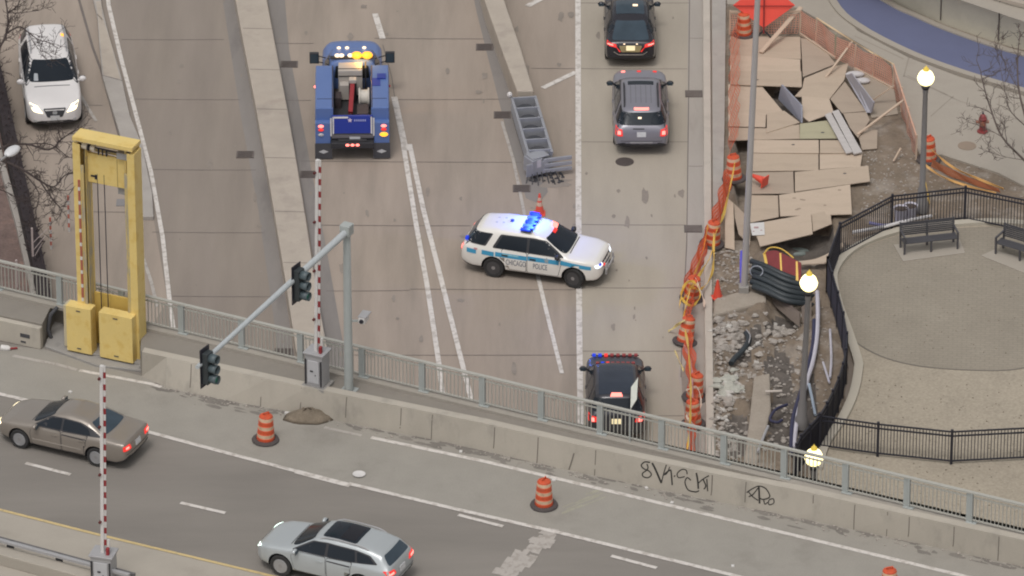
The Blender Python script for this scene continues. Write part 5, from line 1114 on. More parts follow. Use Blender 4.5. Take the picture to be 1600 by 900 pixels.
# orange netting and tape along the drums
def ribbon_tape(name, pts, w, m, label_=None, group=None, parent=None, k=5):
    pts = dense(pts, k); mb = MB(); vs = []
    for i, p in enumerate(pts):
        tw = .6 * math.sin(i * .9); vs += [p + Vector((w / 2 * math.sin(tw), 0, w / 2 * math.cos(tw))), p - Vector((w / 2 * math.sin(tw), 0, w / 2 * math.cos(tw)))]
    mb.add(vs, [(2 * i, 2 * i + 1, 2 * i + 3, 2 * i + 2) for i in range(len(pts) - 1)]); o = mb.build(name, m, parent)
    sm = o.modifiers.new('t', 'SOLIDIFY'); sm.thickness = .008
    if label_: tag(o, label_, 'tape', group)
    return o
def net(name, path, hs, m, label_, cat='netting', cell=.09, tilt=0.0, rib=.028, group='construction netting'):
    """open netting hung along a path of ground points"""
    pts = dense(path, 5); mb = MB(); L = [0]
    for p, q in zip(pts, pts[1:]): L.append(L[-1] + (q - p).length)
    def at(s_):
        for i in range(len(pts) - 1):
            if s_ <= L[i + 1] or i == len(pts) - 2: return pts[i].lerp(pts[i + 1], (s_ - L[i]) / max(1e-6, L[i + 1] - L[i]))
    n = int(L[-1] / cell); H = lambda s_: hs[0] + (hs[-1] - hs[0]) * s_ / L[-1]
    def pt(s_, v):
        p = at(min(s_, L[-1])); h = H(s_) * (1 - .10 * math.sin(s_ * 2.1) ** 2); return p + Vector((tilt * v * h + .04 * math.sin(s_ * 5 + v * 3), 0, .04 + v * h))
    rows_ = max(5, int(max(hs) / (cell)))
    for j in range(rows_ + 1):
        v = j / rows_; vs = []
        for i in range(n + 1): a_ = pt(i * cell, v); vs += [a_ - Vector((0, 0, rib / 2)), a_ + Vector((0, 0, rib / 2))]
        mb.add(vs, [(2 * i, 2 * i + 2, 2 * i + 3, 2 * i + 1) for i in range(n)])
    for i in range(n + 1):
        vs = []
        for j in range(4): c_ = pt(i * cell, j / 3); d_ = (at(min(L[-1], i * cell + .02)) - at(max(0, i * cell - .02))).normalized() * rib / 2; vs += [c_ - d_, c_ + d_]
        mb.add(vs, [(2 * j, 2 * j + 1, 2 * j + 3, 2 * j + 2) for j in range(3)])
    return tag(mb.build(name, m), label_, cat, group)
net('safety_netting', [P(1143, 288, .15), P(1128, 340, .1), P(1108, 392, .05), P(1092, 430, .02), P(1076, 470, .02)], [.55, .55], NETO, 'orange netting slung between the drums beside the kerb and rubble', tilt=-.42, rib=.07)
net('safety_netting', [P(1074, 475, .02), P(1066, 530, .02), P(1074, 590, .02), P(1076, 640, .02), P(1074, 700, .02), P(1070, 752, .02)], [.6, .55], NETO, 'orange netting along the gutter drums down to the bridge railing', tilt=.5, rib=.07)
GT = 'caution tape'
ribbon_tape('caution_tape', [P(1148, 255, .9), P(1132, 330, .5), P(1118, 365, .9), P(1110, 400, .5), P(1086, 440, .8), P(1066, 470, .7)], .13, TAPE, 'yellow tape sagging from the plywood drum down to the tangled drum', GT)
ribbon_tape('caution_tape', [P(1115, 365, 1.0), P(1114, 420, .3), P(1098, 450, .4), P(1078, 448, .8)], .12, TAPE, 'loose yellow tape hanging off the drum above the rubble', GT)
ribbon_tape('caution_tape', [P(1078, 452, .95), P(1068, 500, .4), P(1075, 540, .9), P(1079, 600, 1.0), P(1078, 660, .9), P(1072, 715, .3), P(1066, 745, .1)], .12, TAPE, 'yellow tape running down the gutter drums to the bridge', GT)
ribbon_tape('caution_tape', [P(1085, 435, .9), P(1096, 458, .6), P(1101, 478, .3)], .13, mat('pale_tape', (.72, .6, .5), .5), 'pale tape end across the tangled drum', GT)
ribbon_tape('caution_tape', [P(1044, 518, .02), P(1058, 508, .5), P(1070, 500, 1.0)], .11, mat('pale_yellow_tape', (.75, .6, .25), .5), 'short yellow tape end sticking out over the road', GT)
ribbon_tape('caution_tape', [P(1054, 548, .02), P(1062, 566, .03), P(1068, 580, .03)], .08, mat('pale_yellow_tape', (.75, .6, .25), .5), 'pale strip of tape lying on the road by the leaning drum', GT)
ribbon_tape('caution_tape', [P(1068, 540, .9), P(1078, 560, .5), P(1082, 600, .9), P(1080, 640, .9)], .12, mat('pink_tape', (.75, .38, .36), .5), 'pink tape over the two drums nearest the bridge', GT)

ribbon_tape('caution_tape', [P(1062, 480, .2), P(1068, 448, .9), P(1084, 440, 1.0), P(1094, 462, .7), P(1080, 478, .4), P(1064, 462, .6), P(1076, 440, .95)], .10, TAPE, 'yellow tape wound round the tangled drum', GT)
ribbon_tape('caution_tape', [P(1122, 372, .4), P(1108, 350, .95), P(1096, 400, .3), P(1074, 455, .9)], .10, mat('orange_tape', (.75, .35, .07), .5), 'orange tape from the kerb drum down to the tangled drum', GT)
ribbon_tape('caution_tape', [P(1072, 610, .7), P(1090, 606, .9), P(1094, 640, .5), P(1072, 648, .7), P(1088, 668, .5)], .10, mat('pale_tape', (.72, .6, .5), .5), 'pale tape zigzagging over the two drums nearest the bridge', GT)
# ------------------------------------------------------------------ crash cushion at the end of the divider wall
ca, cb = P(821, 164, .75), P(844, 241, .75); hd = heading(cb, ca); q0 = cb.copy(); q0.z = 0
CC = thing('crash_cushion', 'grey steel crash cushion with open bays and bent nose ending the divider wall', 'crash barrier', q0, hd); Lc = (ca - cb).length + .55
m = MB()
for sg in (-1, 1):
    for z_ in (.30, .50, .70): m.bar((-.0, sg * .42, z_), (Lc, sg * .42, z_), .06, .12)
    m.bar((0, sg * .42, .80), (Lc, sg * .42, .80), .10, .05)
m.build('side_rail', BLUESTEEL, CC, bevel=.01)
for k in range(6):
    x_ = .15 + k * (Lc - .3) / 5; m = MB(); m.box((x_, 0, .45), (.06, .82, .84)); m.build('diaphragm', BLUESTEEL, CC, bevel=.01)
    if k < 5:
        m = MB(); m.lathe([(.30, .06), (.30, .62), (.26, .66), (.001, .67)], 18, (x_ + (Lc - .3) / 10, 0, 0)); m.build('energy_cylinder', DARKGREY if k < 1 else mat('cushion_dark', (.05, .052, .06), .6, .15, 4, .05), CC, True, angle=40)
m = MB(); m.box((Lc / 2, 0, .06), (Lc - .1, .8, .04)); m.build('base_tray', TRIM, CC)
m = MB(); m.box((-.22, .28, .50), (.55, .45, .55), .5); m.box((-.12, .12, .80), (.5, .7, .05), .4); m.box((-.44, .16, .42), (.05, .9, .5), .35); m.build('bent_nose', BLUESTEEL, CC, bevel=.02)
m = MB(); m.box((-.475, .20, .60), (.02, .36, .28), .35); m.build('nose_marker', mat('nose_pale', (.5, .47, .5), .5), CC)
m = MB()
for k, z_ in enumerate((.26, .46, .66)): m.box((-.30 + .02 * k, -.58, z_), (.07, 1.05, .14), .12)
m.build('bent_rail', BLUESTEEL, CC, bevel=.015)
m = MB()
for k in range(7): m.bar((-.75 - .1 * (k % 3), .6 - k * .2, .02), (-.5, .5 - k * .16, .3), .03, .03)
m.build('broken_strut', TRIM, CC)
m = MB(); m.ball((Lc - .05, .50, .95), .10, 8); m.build('reflector', WHITE, CC)
mb = MB(); rnd = random.Random(3)
for i in range(40):
    c = P(rnd.uniform(828, 880), rnd.uniform(268, 286), 0); mb.box((c.x, c.y, .03), (rnd.uniform(.04, .2), rnd.uniform(.03, .08), .03), rnd.uniform(0, 3))
struct(mb.build('crash_debris', DARKGREY), 'stuff')

# drains and manholes
GDR = 'storm drains along the kerbs'
def make_drain(label_, im=None):
    t = thing('storm_drain', label_, 'drain', (0, 0, 0), 0, GDR); m = MB(); m.box((0, 0, .014), (.62, .50, .028)); m.build('frame', mat('drain_frame', (.13, .11, .10), .8, .2, 5, .1), t)
    m = MB()
    for i in range(5): m.box((0, -.19 + i * .095, .030), (.52, .05, .012))
    m.build('grating', im or IRON, t); return t
dn = make_drain('dark drain grate left of the blue truck by the median'); dn.location = P(452, 101, 0)
for x, y, lb in ((757, 74, 'dark drain grate beside the divider wall near the top'), (785, 180, 'dark drain grate beside the crash cushion'), (815, 295, 'dark drain grate in front of the crash cushion above the white police car'), (383, 242, 'dark drain grate left of the median in the ramp gutter'),
                 (483, 273, 'dark drain grate right of the median beside the gate arm'), (443, 551, 'dark drain grate seen through the railing under the middle of the mast arm')):
    dup(dn, P(x, y, .009), 0, lb)
dg = make_drain('pale drain grate in the gutter right of the grey police car', mat('pale_iron', (.16, .135, .12), .8, .2, 6, .1)); dg.location = P(1084, 147, .009); dup(dg, P(1083, 358, .009), 0, 'brown drain grate in the gutter beside the taped drum')
def manhole(x, y, z_, lb, m_):
    m = MB(); m.lathe([(.33, 0), (.33, .012), (.27, .016), (.26, .012), (.001, .014)], 24, P(x, y, z_)); return tag(m.build('manhole_cover', m_), lb, 'manhole cover')
manhole(976, 253, .004, 'round brown manhole cover behind the grey police car', IRON); manhole(1511, 228, ZS + .004, 'round manhole cover in the pale pavement by the hydrant', mat('manhole_tan', (.27, .21, .16), .8, .1))
manhole(1180, 300, .12, 'round manhole cover under the plywood edge', IRON) if False else None
# litter on the bridge
m = MB(); m.lathe([(.001, .0), (.14, .008), (.20, .035), (.205, .04), (.14, .014), (.001, .01)], 20, P(561, 742, ZD + .01)); tag(m.build('paper_plate', WHITE, None, True), 'round white paper plate lying on the bridge shoulder', 'plate')
mb = MB(); c0 = P(482, 654, ZD); rnd = random.Random(11)
prof = [(.66, .0), (.55, .10), (.42, .20), (.27, .30), (.12, .36), (.001, .38)]
o_ = len(mb.v); mb.lathe(prof, 26, c0, M=Matrix.Diagonal((1.25, .62, 1, 1)))
mb.v = [(v[0] + rnd.uniform(-.04, .04), v[1] + rnd.uniform(-.03, .03), max(ZD + .003, v[2] + rnd.uniform(-.03, .03))) for v in mb.v]
tag(mb.build('dirt_pile', mat('pile_dirt', (.19, .155, .115), .95, .35, 4, .25, 25, bump=.5), None, True, angle=180), 'small brown dirt pile against the barrier on the bridge', 'dirt pile')
m = MB(); p_ = P(445, 645, ZD + .05); q_ = P(476, 649, ZD + .05); m.bar(p_, p_.lerp(q_, .4), .09, .07, 1); m.bar(p_.lerp(q_, .4), q_, .09, .07, 0); tag(m.build('broken_marker', [HAZORG, WHITE]), 'broken red and white marker stick lying beside the dirt pile', 'marker')
m = MB(); p_ = P(2, 543, ZD + .06); m.tube([p_, p_ + Vector((.22, -.05, 0)), p_ + Vector((.3, -.07, 0))], [.10, .10, .05], 10, 0); m.tube([p_ + Vector((.3, -.07, 0)), p_ + Vector((.52, -.02, 0))], [.03, .03], 8, 1); tag(m.build('bottle', [WHITE, RED], None, True), 'white bottle with a red nozzle on the road by the abutment', 'bottle')
mb = MB()
for x, y in ((1145, 884), (865, 750), (965, 722), (110, 612), (375, 590), (416, 580), (1010, 762), (1050, 785), (930, 720), (720, 705), (1180, 790)):
    c = P(x, y, ZD + .02); mb.box((c.x, c.y, c.z), (.11, .09, .03), rnd.uniform(0, 3))
struct(mb.build('litter', WHITE), 'stuff')
mb = MB()
for i in range(260):
    x = rnd.uniform(250, 1640); c = P(x, lerp_line(base_l, x) + abs(rnd.gauss(2, 5)), ZD + .015); s_ = rnd.uniform(.02, .07); mb.box((c.x, c.y, c.z), (s_, s_, s_ * .6), rnd.uniform(0, 3))
struct(mb.build('gutter_gravel', ROCK), 'stuff')

# ------------------------------------------------------------------ the dug-up site
def to4(pts): return [(1100 + x / 3.2, y / 3.2) for x, y in pts]
def to5(pts): return [(1120 + x / 3.46, 160 + y / 3.46) for x, y in pts]
GP = 'plywood sheets laid over the excavation'
SHEETS = [
 (to4([(130, 180), (482, 186), (486, 296), (130, 280)]), 0, 0, 'wide plywood sheet just under the netting by the red sign'), (to4([(128, 276), (484, 296), (486, 358), (128, 356)]), 1, 1, 'narrow plywood strip second below the red sign'),
 (to4([(128, 352), (490, 358), (492, 436), (128, 420)]), 0, 2, 'plywood strip along the upper edge of the dark hole'), (to4([(484, 190), (565, 205), (660, 318), (494, 386)]), 2, 0, 'brown plywood sheet against the pink netting right of the stacked strips'),
 (to4([(120, 418), (292, 430), (402, 562), (312, 575), (308, 638), (120, 634)]), 1, 0, 'large plywood sheet left of the dark hole behind the tall pole'), (to4([(312, 566), (402, 552), (482, 612), (312, 664)]), 0, 1, 'small plywood piece below the dark hole'),
 (to4([(500, 390), (640, 335), (722, 318), (702, 402), (630, 492), (452, 480), (490, 440)]), 0, 2, 'plywood sheet right of the propped grey panel under a wooden brace'), (to4([(704, 404), (812, 556), (690, 568), (628, 494)]), 2, 1, 'tapered plywood sheet left of the leaning grey plank'),
 (to4([(488, 480), (628, 492), (652, 562), (524, 608), (488, 580)]), 1, 3, 'plywood sheet just right of the foot of the propped panel'), (to4([(478, 618), (625, 600), (668, 692), (478, 694)]), 3, 2, 'greenish plywood sheet left of the two grey planks'),
 (to4([(120, 636), (306, 640), (480, 622), (482, 694), (120, 702)]), 0, 0, 'long plywood sheet left of the greenish one'), (to4([(694, 566), (812, 558), (832, 600), (770, 690), (728, 640)]), 2, 2, 'brown plywood sheet right of the two grey planks'),
 (to4([(225, 700), (575, 700), (576, 765), (225, 763)]), 1, 3, 'long plywood sheet below the greenish sheet with a knot hole'), (to4([(577, 700), (700, 700), (735, 766), (577, 766)]), 0, 3, 'short plywood sheet under the lower end of the grey planks'),
 (to4([(225, 768), (575, 768), (576, 850), (225, 857)]), 0, 2, 'long clean plywood sheet just above the fallen cone'), (to4([(577, 768), (794, 764), (784, 834), (577, 847)]), 1, 2, 'plywood sheet end sticking out towards the dirt below the planks'),
 (to5([(170, 378), (416, 372), (420, 492), (170, 496)]), 2, 1, 'plywood sheet under the fallen cone'), (to5([(418, 376), (822, 342), (832, 426), (420, 482)]), 0, 3, 'long skewed plywood sheet reaching furthest over the dirt'),
 (to5([(170, 502), (332, 502), (336, 618), (170, 652)]), 0, 2, 'square plywood sheet right of the tall pole above the white notice'), (to5([(333, 500), (724, 444), (734, 604), (340, 614)]), 1, 4, 'pale plywood sheet speckled with knots and footprints'),
 (to5([(190, 655), (512, 602), (522, 712), (232, 778)]), 1, 5, 'lowest long plywood sheet beside the white notice and trench'), (to5([(510, 604), (612, 580), (624, 656), (520, 698)]), 0, 4, 'small plywood end piece beside the black park fence'),
 (to5([(92, 540), (188, 636), (180, 775), (118, 715), (96, 620)]), 2, 1, 'narrow plywood offcut between the long board and the tall pole'), (to5([(44, 505), (90, 545), (97, 796), (44, 782)]), 1, 2, 'long upright-grain board lying along the kerb beside the tall pole'),
 (to4([(760, 640), (868, 650), (866, 742), (790, 748)]), 2, 0, 'brown plywood corner at the edge of the dirt under the netting brace'), (to4([(740, 330), (948, 420), (972, 568), (838, 588), (790, 480)]), 4, 0, 'greyish plywood sheet in the corner of the pink netting'),
]
for k, (px, mi, lv, lb) in enumerate(SHEETS):
    z_ = .15 + .034 * lv + .001 * (k % 7); mb = MB(); rnd = random.Random(k); cx = sum(p[0] for p in px) / len(px); cy = sum(p[1] for p in px) / len(px)
    pts = [P(x, y, z_) for x, y in px]; cc = sum(pts, Vector()) / len(pts); pts = [p + (cc - p).normalized() * (.026 if k % 3 else .014) for p in pts]; tx, ty = rnd.uniform(-.012, .012), rnd.uniform(-.012, .012); c = P(cx, cy, z_)
    A = sum(pts[i].x * pts[(i + 1) % len(pts)].y - pts[(i + 1) % len(pts)].x * pts[i].y for i in range(len(pts)))
    if A < 0: pts = pts[::-1]
    n = len(pts); zz = lambda p, d: z_ + d + (p.x - c.x) * tx + (p.y - c.y) * ty
    mb.add([(p.x - c.x, p.y - c.y, zz(p, -.026) - z_) for p in pts] + [(p.x - c.x, p.y - c.y, zz(p, 0) - z_) for p in pts], [tuple(range(n))[::-1], tuple(range(n, 2 * n))] + [(i, (i + 1) % n, n + (i + 1) % n, n + i) for i in range(n)])
    o = mb.build('plywood_sheet', PLY[mi]); o.location = (c.x, c.y, z_); tag(o, lb, 'plywood sheet', GP)
    if k in (9, 12, 17, 2, 19):
        m = MB()
        for _ in range(1 if k != 19 else 9):
            m = MB(); q = c.lerp(pts[rnd.randrange(n)], rnd.uniform(.2, .7)); zq = zz(q, .003) - z_; m.sheet([(q.x - c.x + rnd.uniform(.05, .09) * math.cos(a), q.y - c.y + .05 * math.sin(a)) for a in (0, 1.05, 2.1, 3.14, 4.2, 5.2)], zq); m.build('knot_hole', DARKGREY if k != 19 else mat('foot_mark', (.30, .235, .18), .9), o)
def slab3(name, pts, th, m, label_, cat, group=None):
    """a board given by its corner points in space and a thickness"""
    pts = [Vector(p) for p in pts]; n = (pts[1] - pts[0]).cross(pts[2] - pts[0]).normalized(); k = len(pts); mb = MB()
    mb.add([p - n * th / 2 for p in pts] + [p + n * th / 2 for p in pts], [tuple(range(k))[::-1], tuple(range(k, 2 * k))] + [(i, (i + 1) % k, k + (i + 1) % k, k + i) for i in range(k)])
    return tag(mb.build(name, m, bevel=.004), label_, cat, group)
GPAN = mat('grey_panel', (.27, .28, .33), .6, .10, 2, .04)
slab3('propped_panel', [P(1217, 155, -.1), P(1222, 132, .55), P(1253, 165, .60), P(1253, 192, .1)], .06, GPAN, 'blue grey board propped on edge in the dark hole', 'board')
slab3('leaning_plank', [P(1322, 118, .3), P(1331, 114, .7), P(1366, 160, .75), P(1362, 176, .25), P(1355, 176, .22)], .05, mat('grey_board', (.34, .33, .36), .6, .1, 2, .04), 'grey board leaning on the plywood inside the netting corner', 'board')
m = MB(); m.ball(P(1336, 116, .25), .22, 10, 0, (1.6, .8, .5)); m.ball(P(1348, 126, .25), .2, 10, 0, (1.4, .9, .5)); tag(m.build('crumpled_sheet', mat('pale_grey_sheet', (.5, .48, .48), .7), None, True), 'crumpled pale grey plastic sheet behind the leaning grey board', 'plastic sheet')
for k, (pts, lb) in enumerate((([(1289, 180), (1298, 176), (1332, 238), (1322, 240)], 'grey weathered plank on the plywood, left of a pair'), ([(1300, 175), (1310, 172), (1347, 238), (1334, 241)], 'grey weathered plank on the plywood, right of a pair'))):
    slab3('loose_plank', [P(x, y, .32 + .01 * k) for x, y in pts], .05, GREYWOOD, lb, 'plank', 'grey planks lying on the plywood')
slab3('white_notice', [P(1172, 349, .345), P(1194, 347, .345), P(1195, 367, .345), P(1175, 368, .345)], .01, WHITE, 'white paper notice lying on the lowest plywood sheet', 'notice')
m = MB(); c = P(1184, 357, .358); m.box((c.x - .05, c.y + .08, c.z), (.16, .12, .006)); m.box((c.x + .12, c.y - .12, c.z), (.06, .05, .006)); m.box((c.x - .15, c.y - .2, c.z), (.06, .05, .006)); tag(m.build('notice_marks', mat('notice_pink', (.45, .3, .3), .7)), 'faint pink scraps on the white paper notice', 'scraps')

# plywood tops, curved offcut and the trench beside them
cp = dense([P(x, y, .35) for x, y in [(1247, 408), (1275, 404), (1300, 392), (1316, 378)]], 4); mb = MB(); pts = [p.xy for p in cp] + [P(x, y, .35).xy for x, y in [(1318, 384), (1300, 404), (1288, 411), (1252, 413)]]
mb.prism(pts, .31, .35); tag(mb.build('curved_offcut', PLY[1], bevel=.003), 'pale plywood offcut with a curved edge between the trench and the black fence', 'plywood sheet')
m = MB(); c = P(1246, 394, -.45); m.ball(c, .32, 10, 0, (1.4, .8, .4)); tag(m.build('tarpaulin', mat('grey_green_tarp', (.17, .20, .185), .5, .2, 4, .05), None, True), 'crumpled grey green tarpaulin in the trench below the plywood', 'tarpaulin')
# dark red mesh barrier with yellow straps
q = [P(1192, 432, .15), P(1196, 390, .25), P(1247, 405, .2), P(1254, 436, .1)]
MESH = mat('maroon_mesh', (.20, .028, .03), .7, .15, 6, .08); bt = thing('mesh_barrier', 'dark red mesh barrier with yellow straps leaning beside the black conduits', 'barrier', q[0]); Z3 = Vector((0, 0, .0))
top = [P(1194, 395, .75), P(1212, 392, .8), P(1232, 401, .75), P(1252, 411, .7)]; botm = [P(1203, 440, .12), P(1216, 442, .12), P(1233, 447, .12), P(1252, 452, .1)]
mb = MB(); vs = [p - q[0] for p in dense(top, 5)] + [p - q[0] for p in dense(botm, 5)]; n = 16; mb.add(vs, [(i, i + 1, n + i + 1, n + i) for i in range(n - 1)]); o = mb.build('mesh', MESH, bt); s_ = o.modifiers.new('t', 'SOLIDIFY'); s_.thickness = .03
for i in (0, 7, 13):
    m = MB(); a_, b_ = vs[i], vs[n + i]; m.bar(a_ + Vector((0, -.04, 0)), b_ + Vector((0, -.04, 0)), .09, .03); m.build('strap', TAPE, bt)
m = MB(); m.tube([p - q[0] for p in dense([P(1194, 396, .78), P(1203, 387, .86), P(1221, 389, .86), P(1240, 403, .78)], 4)], .024, 6); m.build('edge_strap', TAPE, bt)
# black conduits
GC = 'black conduits in the trench'
BLK = mat('black_conduit', (.032, .040, .045), .5, .15, 3, .03)
for k in range(6):
    y0 = 404 + k * 8; x0 = 1174 + (k % 2) * 3; z0 = .50 - .05 * (k % 3)
    path = dense([P(x0, y0 + 4, z0), P(x0 + 22, y0 + 12, z0 + .02), P(x0 + 52, y0 + 26, z0 - .1), P(x0 + 82, y0 + 36 - k, z0 - .35), P(x0 + 98, y0 + 40 - k, z0 - .6)], 4)
    m = MB(); m.tube(path, .105, 10); tag(m.build('conduit', BLK, None, True), ['topmost', 'second from the top', 'third from the top', 'fourth from the top', 'fifth from the top', 'lowest'][k] + ' black conduit in the bundle beside the tall pole', 'conduit', GC)
m = MB(); c = P(1182, 424, .62); m.tube([c + Vector((.22 * math.cos(a), .1 * math.sin(a), .16 * math.sin(a))) for a in np.linspace(0, 6.2, 14)], .02, 6); tag(m.build('cable_tie', mat('tie_grey', (.35, .37, .42), .5), None, True), 'thin grey loop of cable tied round the black conduits', 'cable')
for k, (pts, lb) in enumerate((([(1196, 446, .25), (1250, 488, .1), (1250, 512, -.2), (1196, 466, -.1)], 'brown shoring board below the black conduits'), ([(1252, 480, .2), (1268, 470, .3), (1268, 500, .0), (1254, 506, -.1)], 'short brown shoring board at the foot of the middle lamp'))):
    slab3('shoring_board', [P(*p) for p in pts], .05, mat('shoring_brown', (.15, .12, .10), .9, .2, 3, .1), lb, 'board')
m = MB(); pts = [P(x, y, .2).xy for x, y in [(1116, 466), (1150, 456), (1196, 452), (1198, 470), (1160, 480), (1114, 492)]]; m.prism(pts, -.2, .2); struct(m.build('broken_pavement_slab', mat('sandy_earth', (.33, .285, .235), .95, .15, 2, .12, 12, bump=.4), bevel=.08))
m = MB(); pts = [P(x, y, .15).xy for x, y in [(1178, 588), (1203, 582), (1205, 640), (1192, 690), (1180, 740), (1160, 740), (1170, 660)]]; m.prism(pts, -.4, .15); struct(m.build('sandy_ledge', mat('sandy_earth', (.33, .285, .235), .95, .15, 2, .12, 12, bump=.4), bevel=.06))
# rubble
mb = MB(); rnd = random.Random(21); big = MB()
def stone(mb, c, s_, rnd):
    n = 6; vs = []
    for zz, k in ((-.5, .7), (0, 1), (.45, .6)):
        for i in range(n): a = 2 * math.pi * i / n + rnd.uniform(-.3, .3); r_ = s_ * k * rnd.uniform(.6, 1.15); vs.append((c.x + r_ * math.cos(a), c.y + r_ * .8 * math.sin(a), c.z + zz * s_ * rnd.uniform(.6, 1)))
    mb.add(vs, [(j * n + i, j * n + (i + 1) % n, (j + 1) * n + (i + 1) % n, (j + 1) * n + i) for j in range(2) for i in range(n)] + [tuple(range(2 * n, 3 * n))])
zones = [(1115, 1175, 390, 455, 260, .05), (1113, 1150, 470, 640, 260, .06), (1120, 1165, 500, 545, 110, .11), (1150, 1250, 500, 700, 330, .05), (1115, 1260, 470, 710, 90, .12), (1112, 1150, 600, 720, 160, .09), (1255, 1300, 470, 640, 110, .04), (1345, 1440, 235, 340, 260, .035), (1440, 1600, 255, 345, 140, .035), (1190, 1240, 490, 512, 40, .13), (1150, 1180, 560, 600, 30, .08)]
for x0, x1, y0, y1, n_, s0 in zones:
    for _ in range(n_):
        x, y = rnd.uniform(x0, x1), rnd.uniform(y0, y1); w = P(x, y, .1); h = dirt_h(w); s_ = s0 * rnd.uniform(.4, 1.6) * (1.4 if rnd.random() < .08 else 1)
        stone(mb, Vector((w.x, w.y, h + s_ * .2)), s_, rnd)
struct(mb.build('rubble', ROCK), 'stuff')
mb = MB()
for _ in range(90):
    x, y = rnd.choice(((1127, 515), (1140, 600), (1135, 615), (1225, 500), (1172, 545), (1130, 650))); w = P(x + rnd.gauss(0, 9), y + rnd.gauss(0, 9), .1); stone(mb, Vector((w.x, w.y, dirt_h(w) + .05)), rnd.uniform(.04, .14), rnd)
struct(mb.build('pale_rubble', mat('pale_rubble', (.50, .475, .44), .85, .25, 3, .1)), 'stuff')
mb = MB()
for _ in range(26):
    w = P(1140 + rnd.gauss(0, 11), 600 + rnd.gauss(0, 9), .1); stone(mb, Vector((w.x, w.y, dirt_h(w) + .10)), rnd.uniform(.12, .30), rnd)
mb.v = [(a, b_, .08 + (c - .08) * .6) for a, b_, c in mb.v]
tag(mb.build('cement_spill', mat('pale_green_cement', (.41, .405, .355), .85, .2, 3, .1, bump=.4), None, True, angle=25), 'pale greenish lump of spilled cement by the road kerb', 'cement')
# dark hole fill, hoses, pipes
def pipe(name, pts, r, m_, lb, cat='pipe', group='pipes in the trench'):
    m = MB(); m.tube(dense([P(*p) for p in pts], 5), r, 8); return tag(m.build(name, m_, None, True), lb, cat, group)
LIL = mat('lilac_conduit', (.52, .50, .55), .45, .1, 3, .03); NAVYP = mat('navy_hose', (.035, .035, .075), .5, .1)
pipe('conduit', [(1277, 456, .5), (1278, 490, .45), (1276, 530, .35), (1270, 565, .25), (1264, 585, .2), (1254, 620, .2), (1246, 650, .2), (1240, 700, .15)], .075, LIL, 'long curved pale lilac conduit beside the middle lamp post')
pipe('hose', [(1272, 500, .4), (1270, 540, .3), (1258, 590, .2), (1244, 635, .2), (1238, 660, .2), (1236, 710, .15)], .07, NAVYP, 'dark navy hose running along the pale lilac conduit')
pipe('conduit', [(1297, 515, .25), (1299, 560, .2), (1297, 590, .2)], .045, LIL, 'thin straight pale pipe in the dirt left of the black fence'); pipe('conduit', [(1286, 566, .2), (1293, 588, .2), (1296, 598, .2)], .04, LIL, 'short thin pale pipe leaning against the straight one')
pipe('conduit', [(1264, 600, .25), (1268, 618, .2), (1274, 648, .2)], .05, mat('blue_grey_pipe', (.34, .40, .47), .5), 'blue grey pipe in the dirt near the fence corner'); pipe('rod', [(1200, 666, .3), (1190, 690, .3), (1184, 706, .3)], .05, GALV, 'grey steel rod stuck in the dirt by the railing', 'rod')
pipe('hose', [(1230, 632, .2), (1212, 640, .22), (1203, 655, .2), (1214, 660, .2), (1222, 656, .2)], .05, NAVYP, 'dark hose loop lying in the dirt near the bridge railing'); pipe('hose', [(1166, 520, .15), (1170, 532, .15), (1160, 548, .1), (1148, 560, .08), (1142, 568, .05)], .10, BLK, 'thick black hose in the dark gully of the rubble')
pipe('cable', [(1166, 515, .3), (1172, 524, .32), (1170, 536, .3)], .02, GALV, 'thin grey cable curled beside the black hose', 'cable'); pipe('rod', [(1196, 612, .3), (1222, 611, .35)], .045, mat('pale_rod', (.5, .45, .4), .7), 'pale stick lying across the sandy ledge', 'rod')
pipe('conduit', [(1332, 363, .35), (1360, 358, .35), (1386, 353, .35), (1412, 346, .35), (1456, 337, .35)], .06, mat('white_conduit', (.62, .60, .60), .5), 'long white ribbed conduit behind the black park fence'); pipe('conduit', [(1358, 348, .3), (1380, 352, .28), (1400, 350, .28)], .06, mat('violet_conduit', (.20, .19, .36), .5), 'short violet conduit behind the black park fence')
t = thing('bucket', 'white plastic bucket with dark contents behind the black park fence', 'bucket', P(1407, 345, .1)); m = MB(); m.lathe([(.20, 0), (.25, .5), (.26, .52), (.24, .5), (.19, .04)], 18); m.build('shell', mat('bucket_white', (.60, .58, .66), .5), t, True); m = MB(); m.lathe([(.235, .46), (.12, .52), (.001, .54)], 14); m.build('contents', mat('dark_contents', (.08, .06, .05), .9), t)
t = dup(t, P(1422, 341, .1), .5, 'yellowish white bucket right of the other bucket behind the fence')

# pink netting fence with stakes and braces, red sign
def f4(x, y): return (1100 + x / 3.2, y / 3.2)
fence_b = [f4(128, 176), f4(300, 172), f4(480, 172), f4(560, 212), f4(655, 292), f4(755, 345), f4(845, 392), f4(945, 445), f4(985, 560), f4(1018, 660), f4(1060, 800)]
fb = [P(x, y, ZS) for x, y in fence_b]
net('safety_netting', fb[2:8], [.92, .92], NETP, 'faded pink netting along the far right side of the plywood area', cell=.085, rib=.026)
net('safety_netting', fb[7:], [.95, .90], NETP, 'faded pink netting running down to the lit lamp post', cell=.085, rib=.026)
net('safety_netting', fb[:3], [.80, .85], NETP, 'faded pink netting in front of the red road sign', cell=.10, rib=.018)
net('safety_netting', [P(1141, 55, ZS), P(1140, 120, ZS), P(1139, 180, ZS), P(1139, 245, ZS)], [.85, .85], NETO, 'orange red netting along the kerb left of the plywood', tilt=.42, rib=.03)
GS = 'wooden netting stakes'
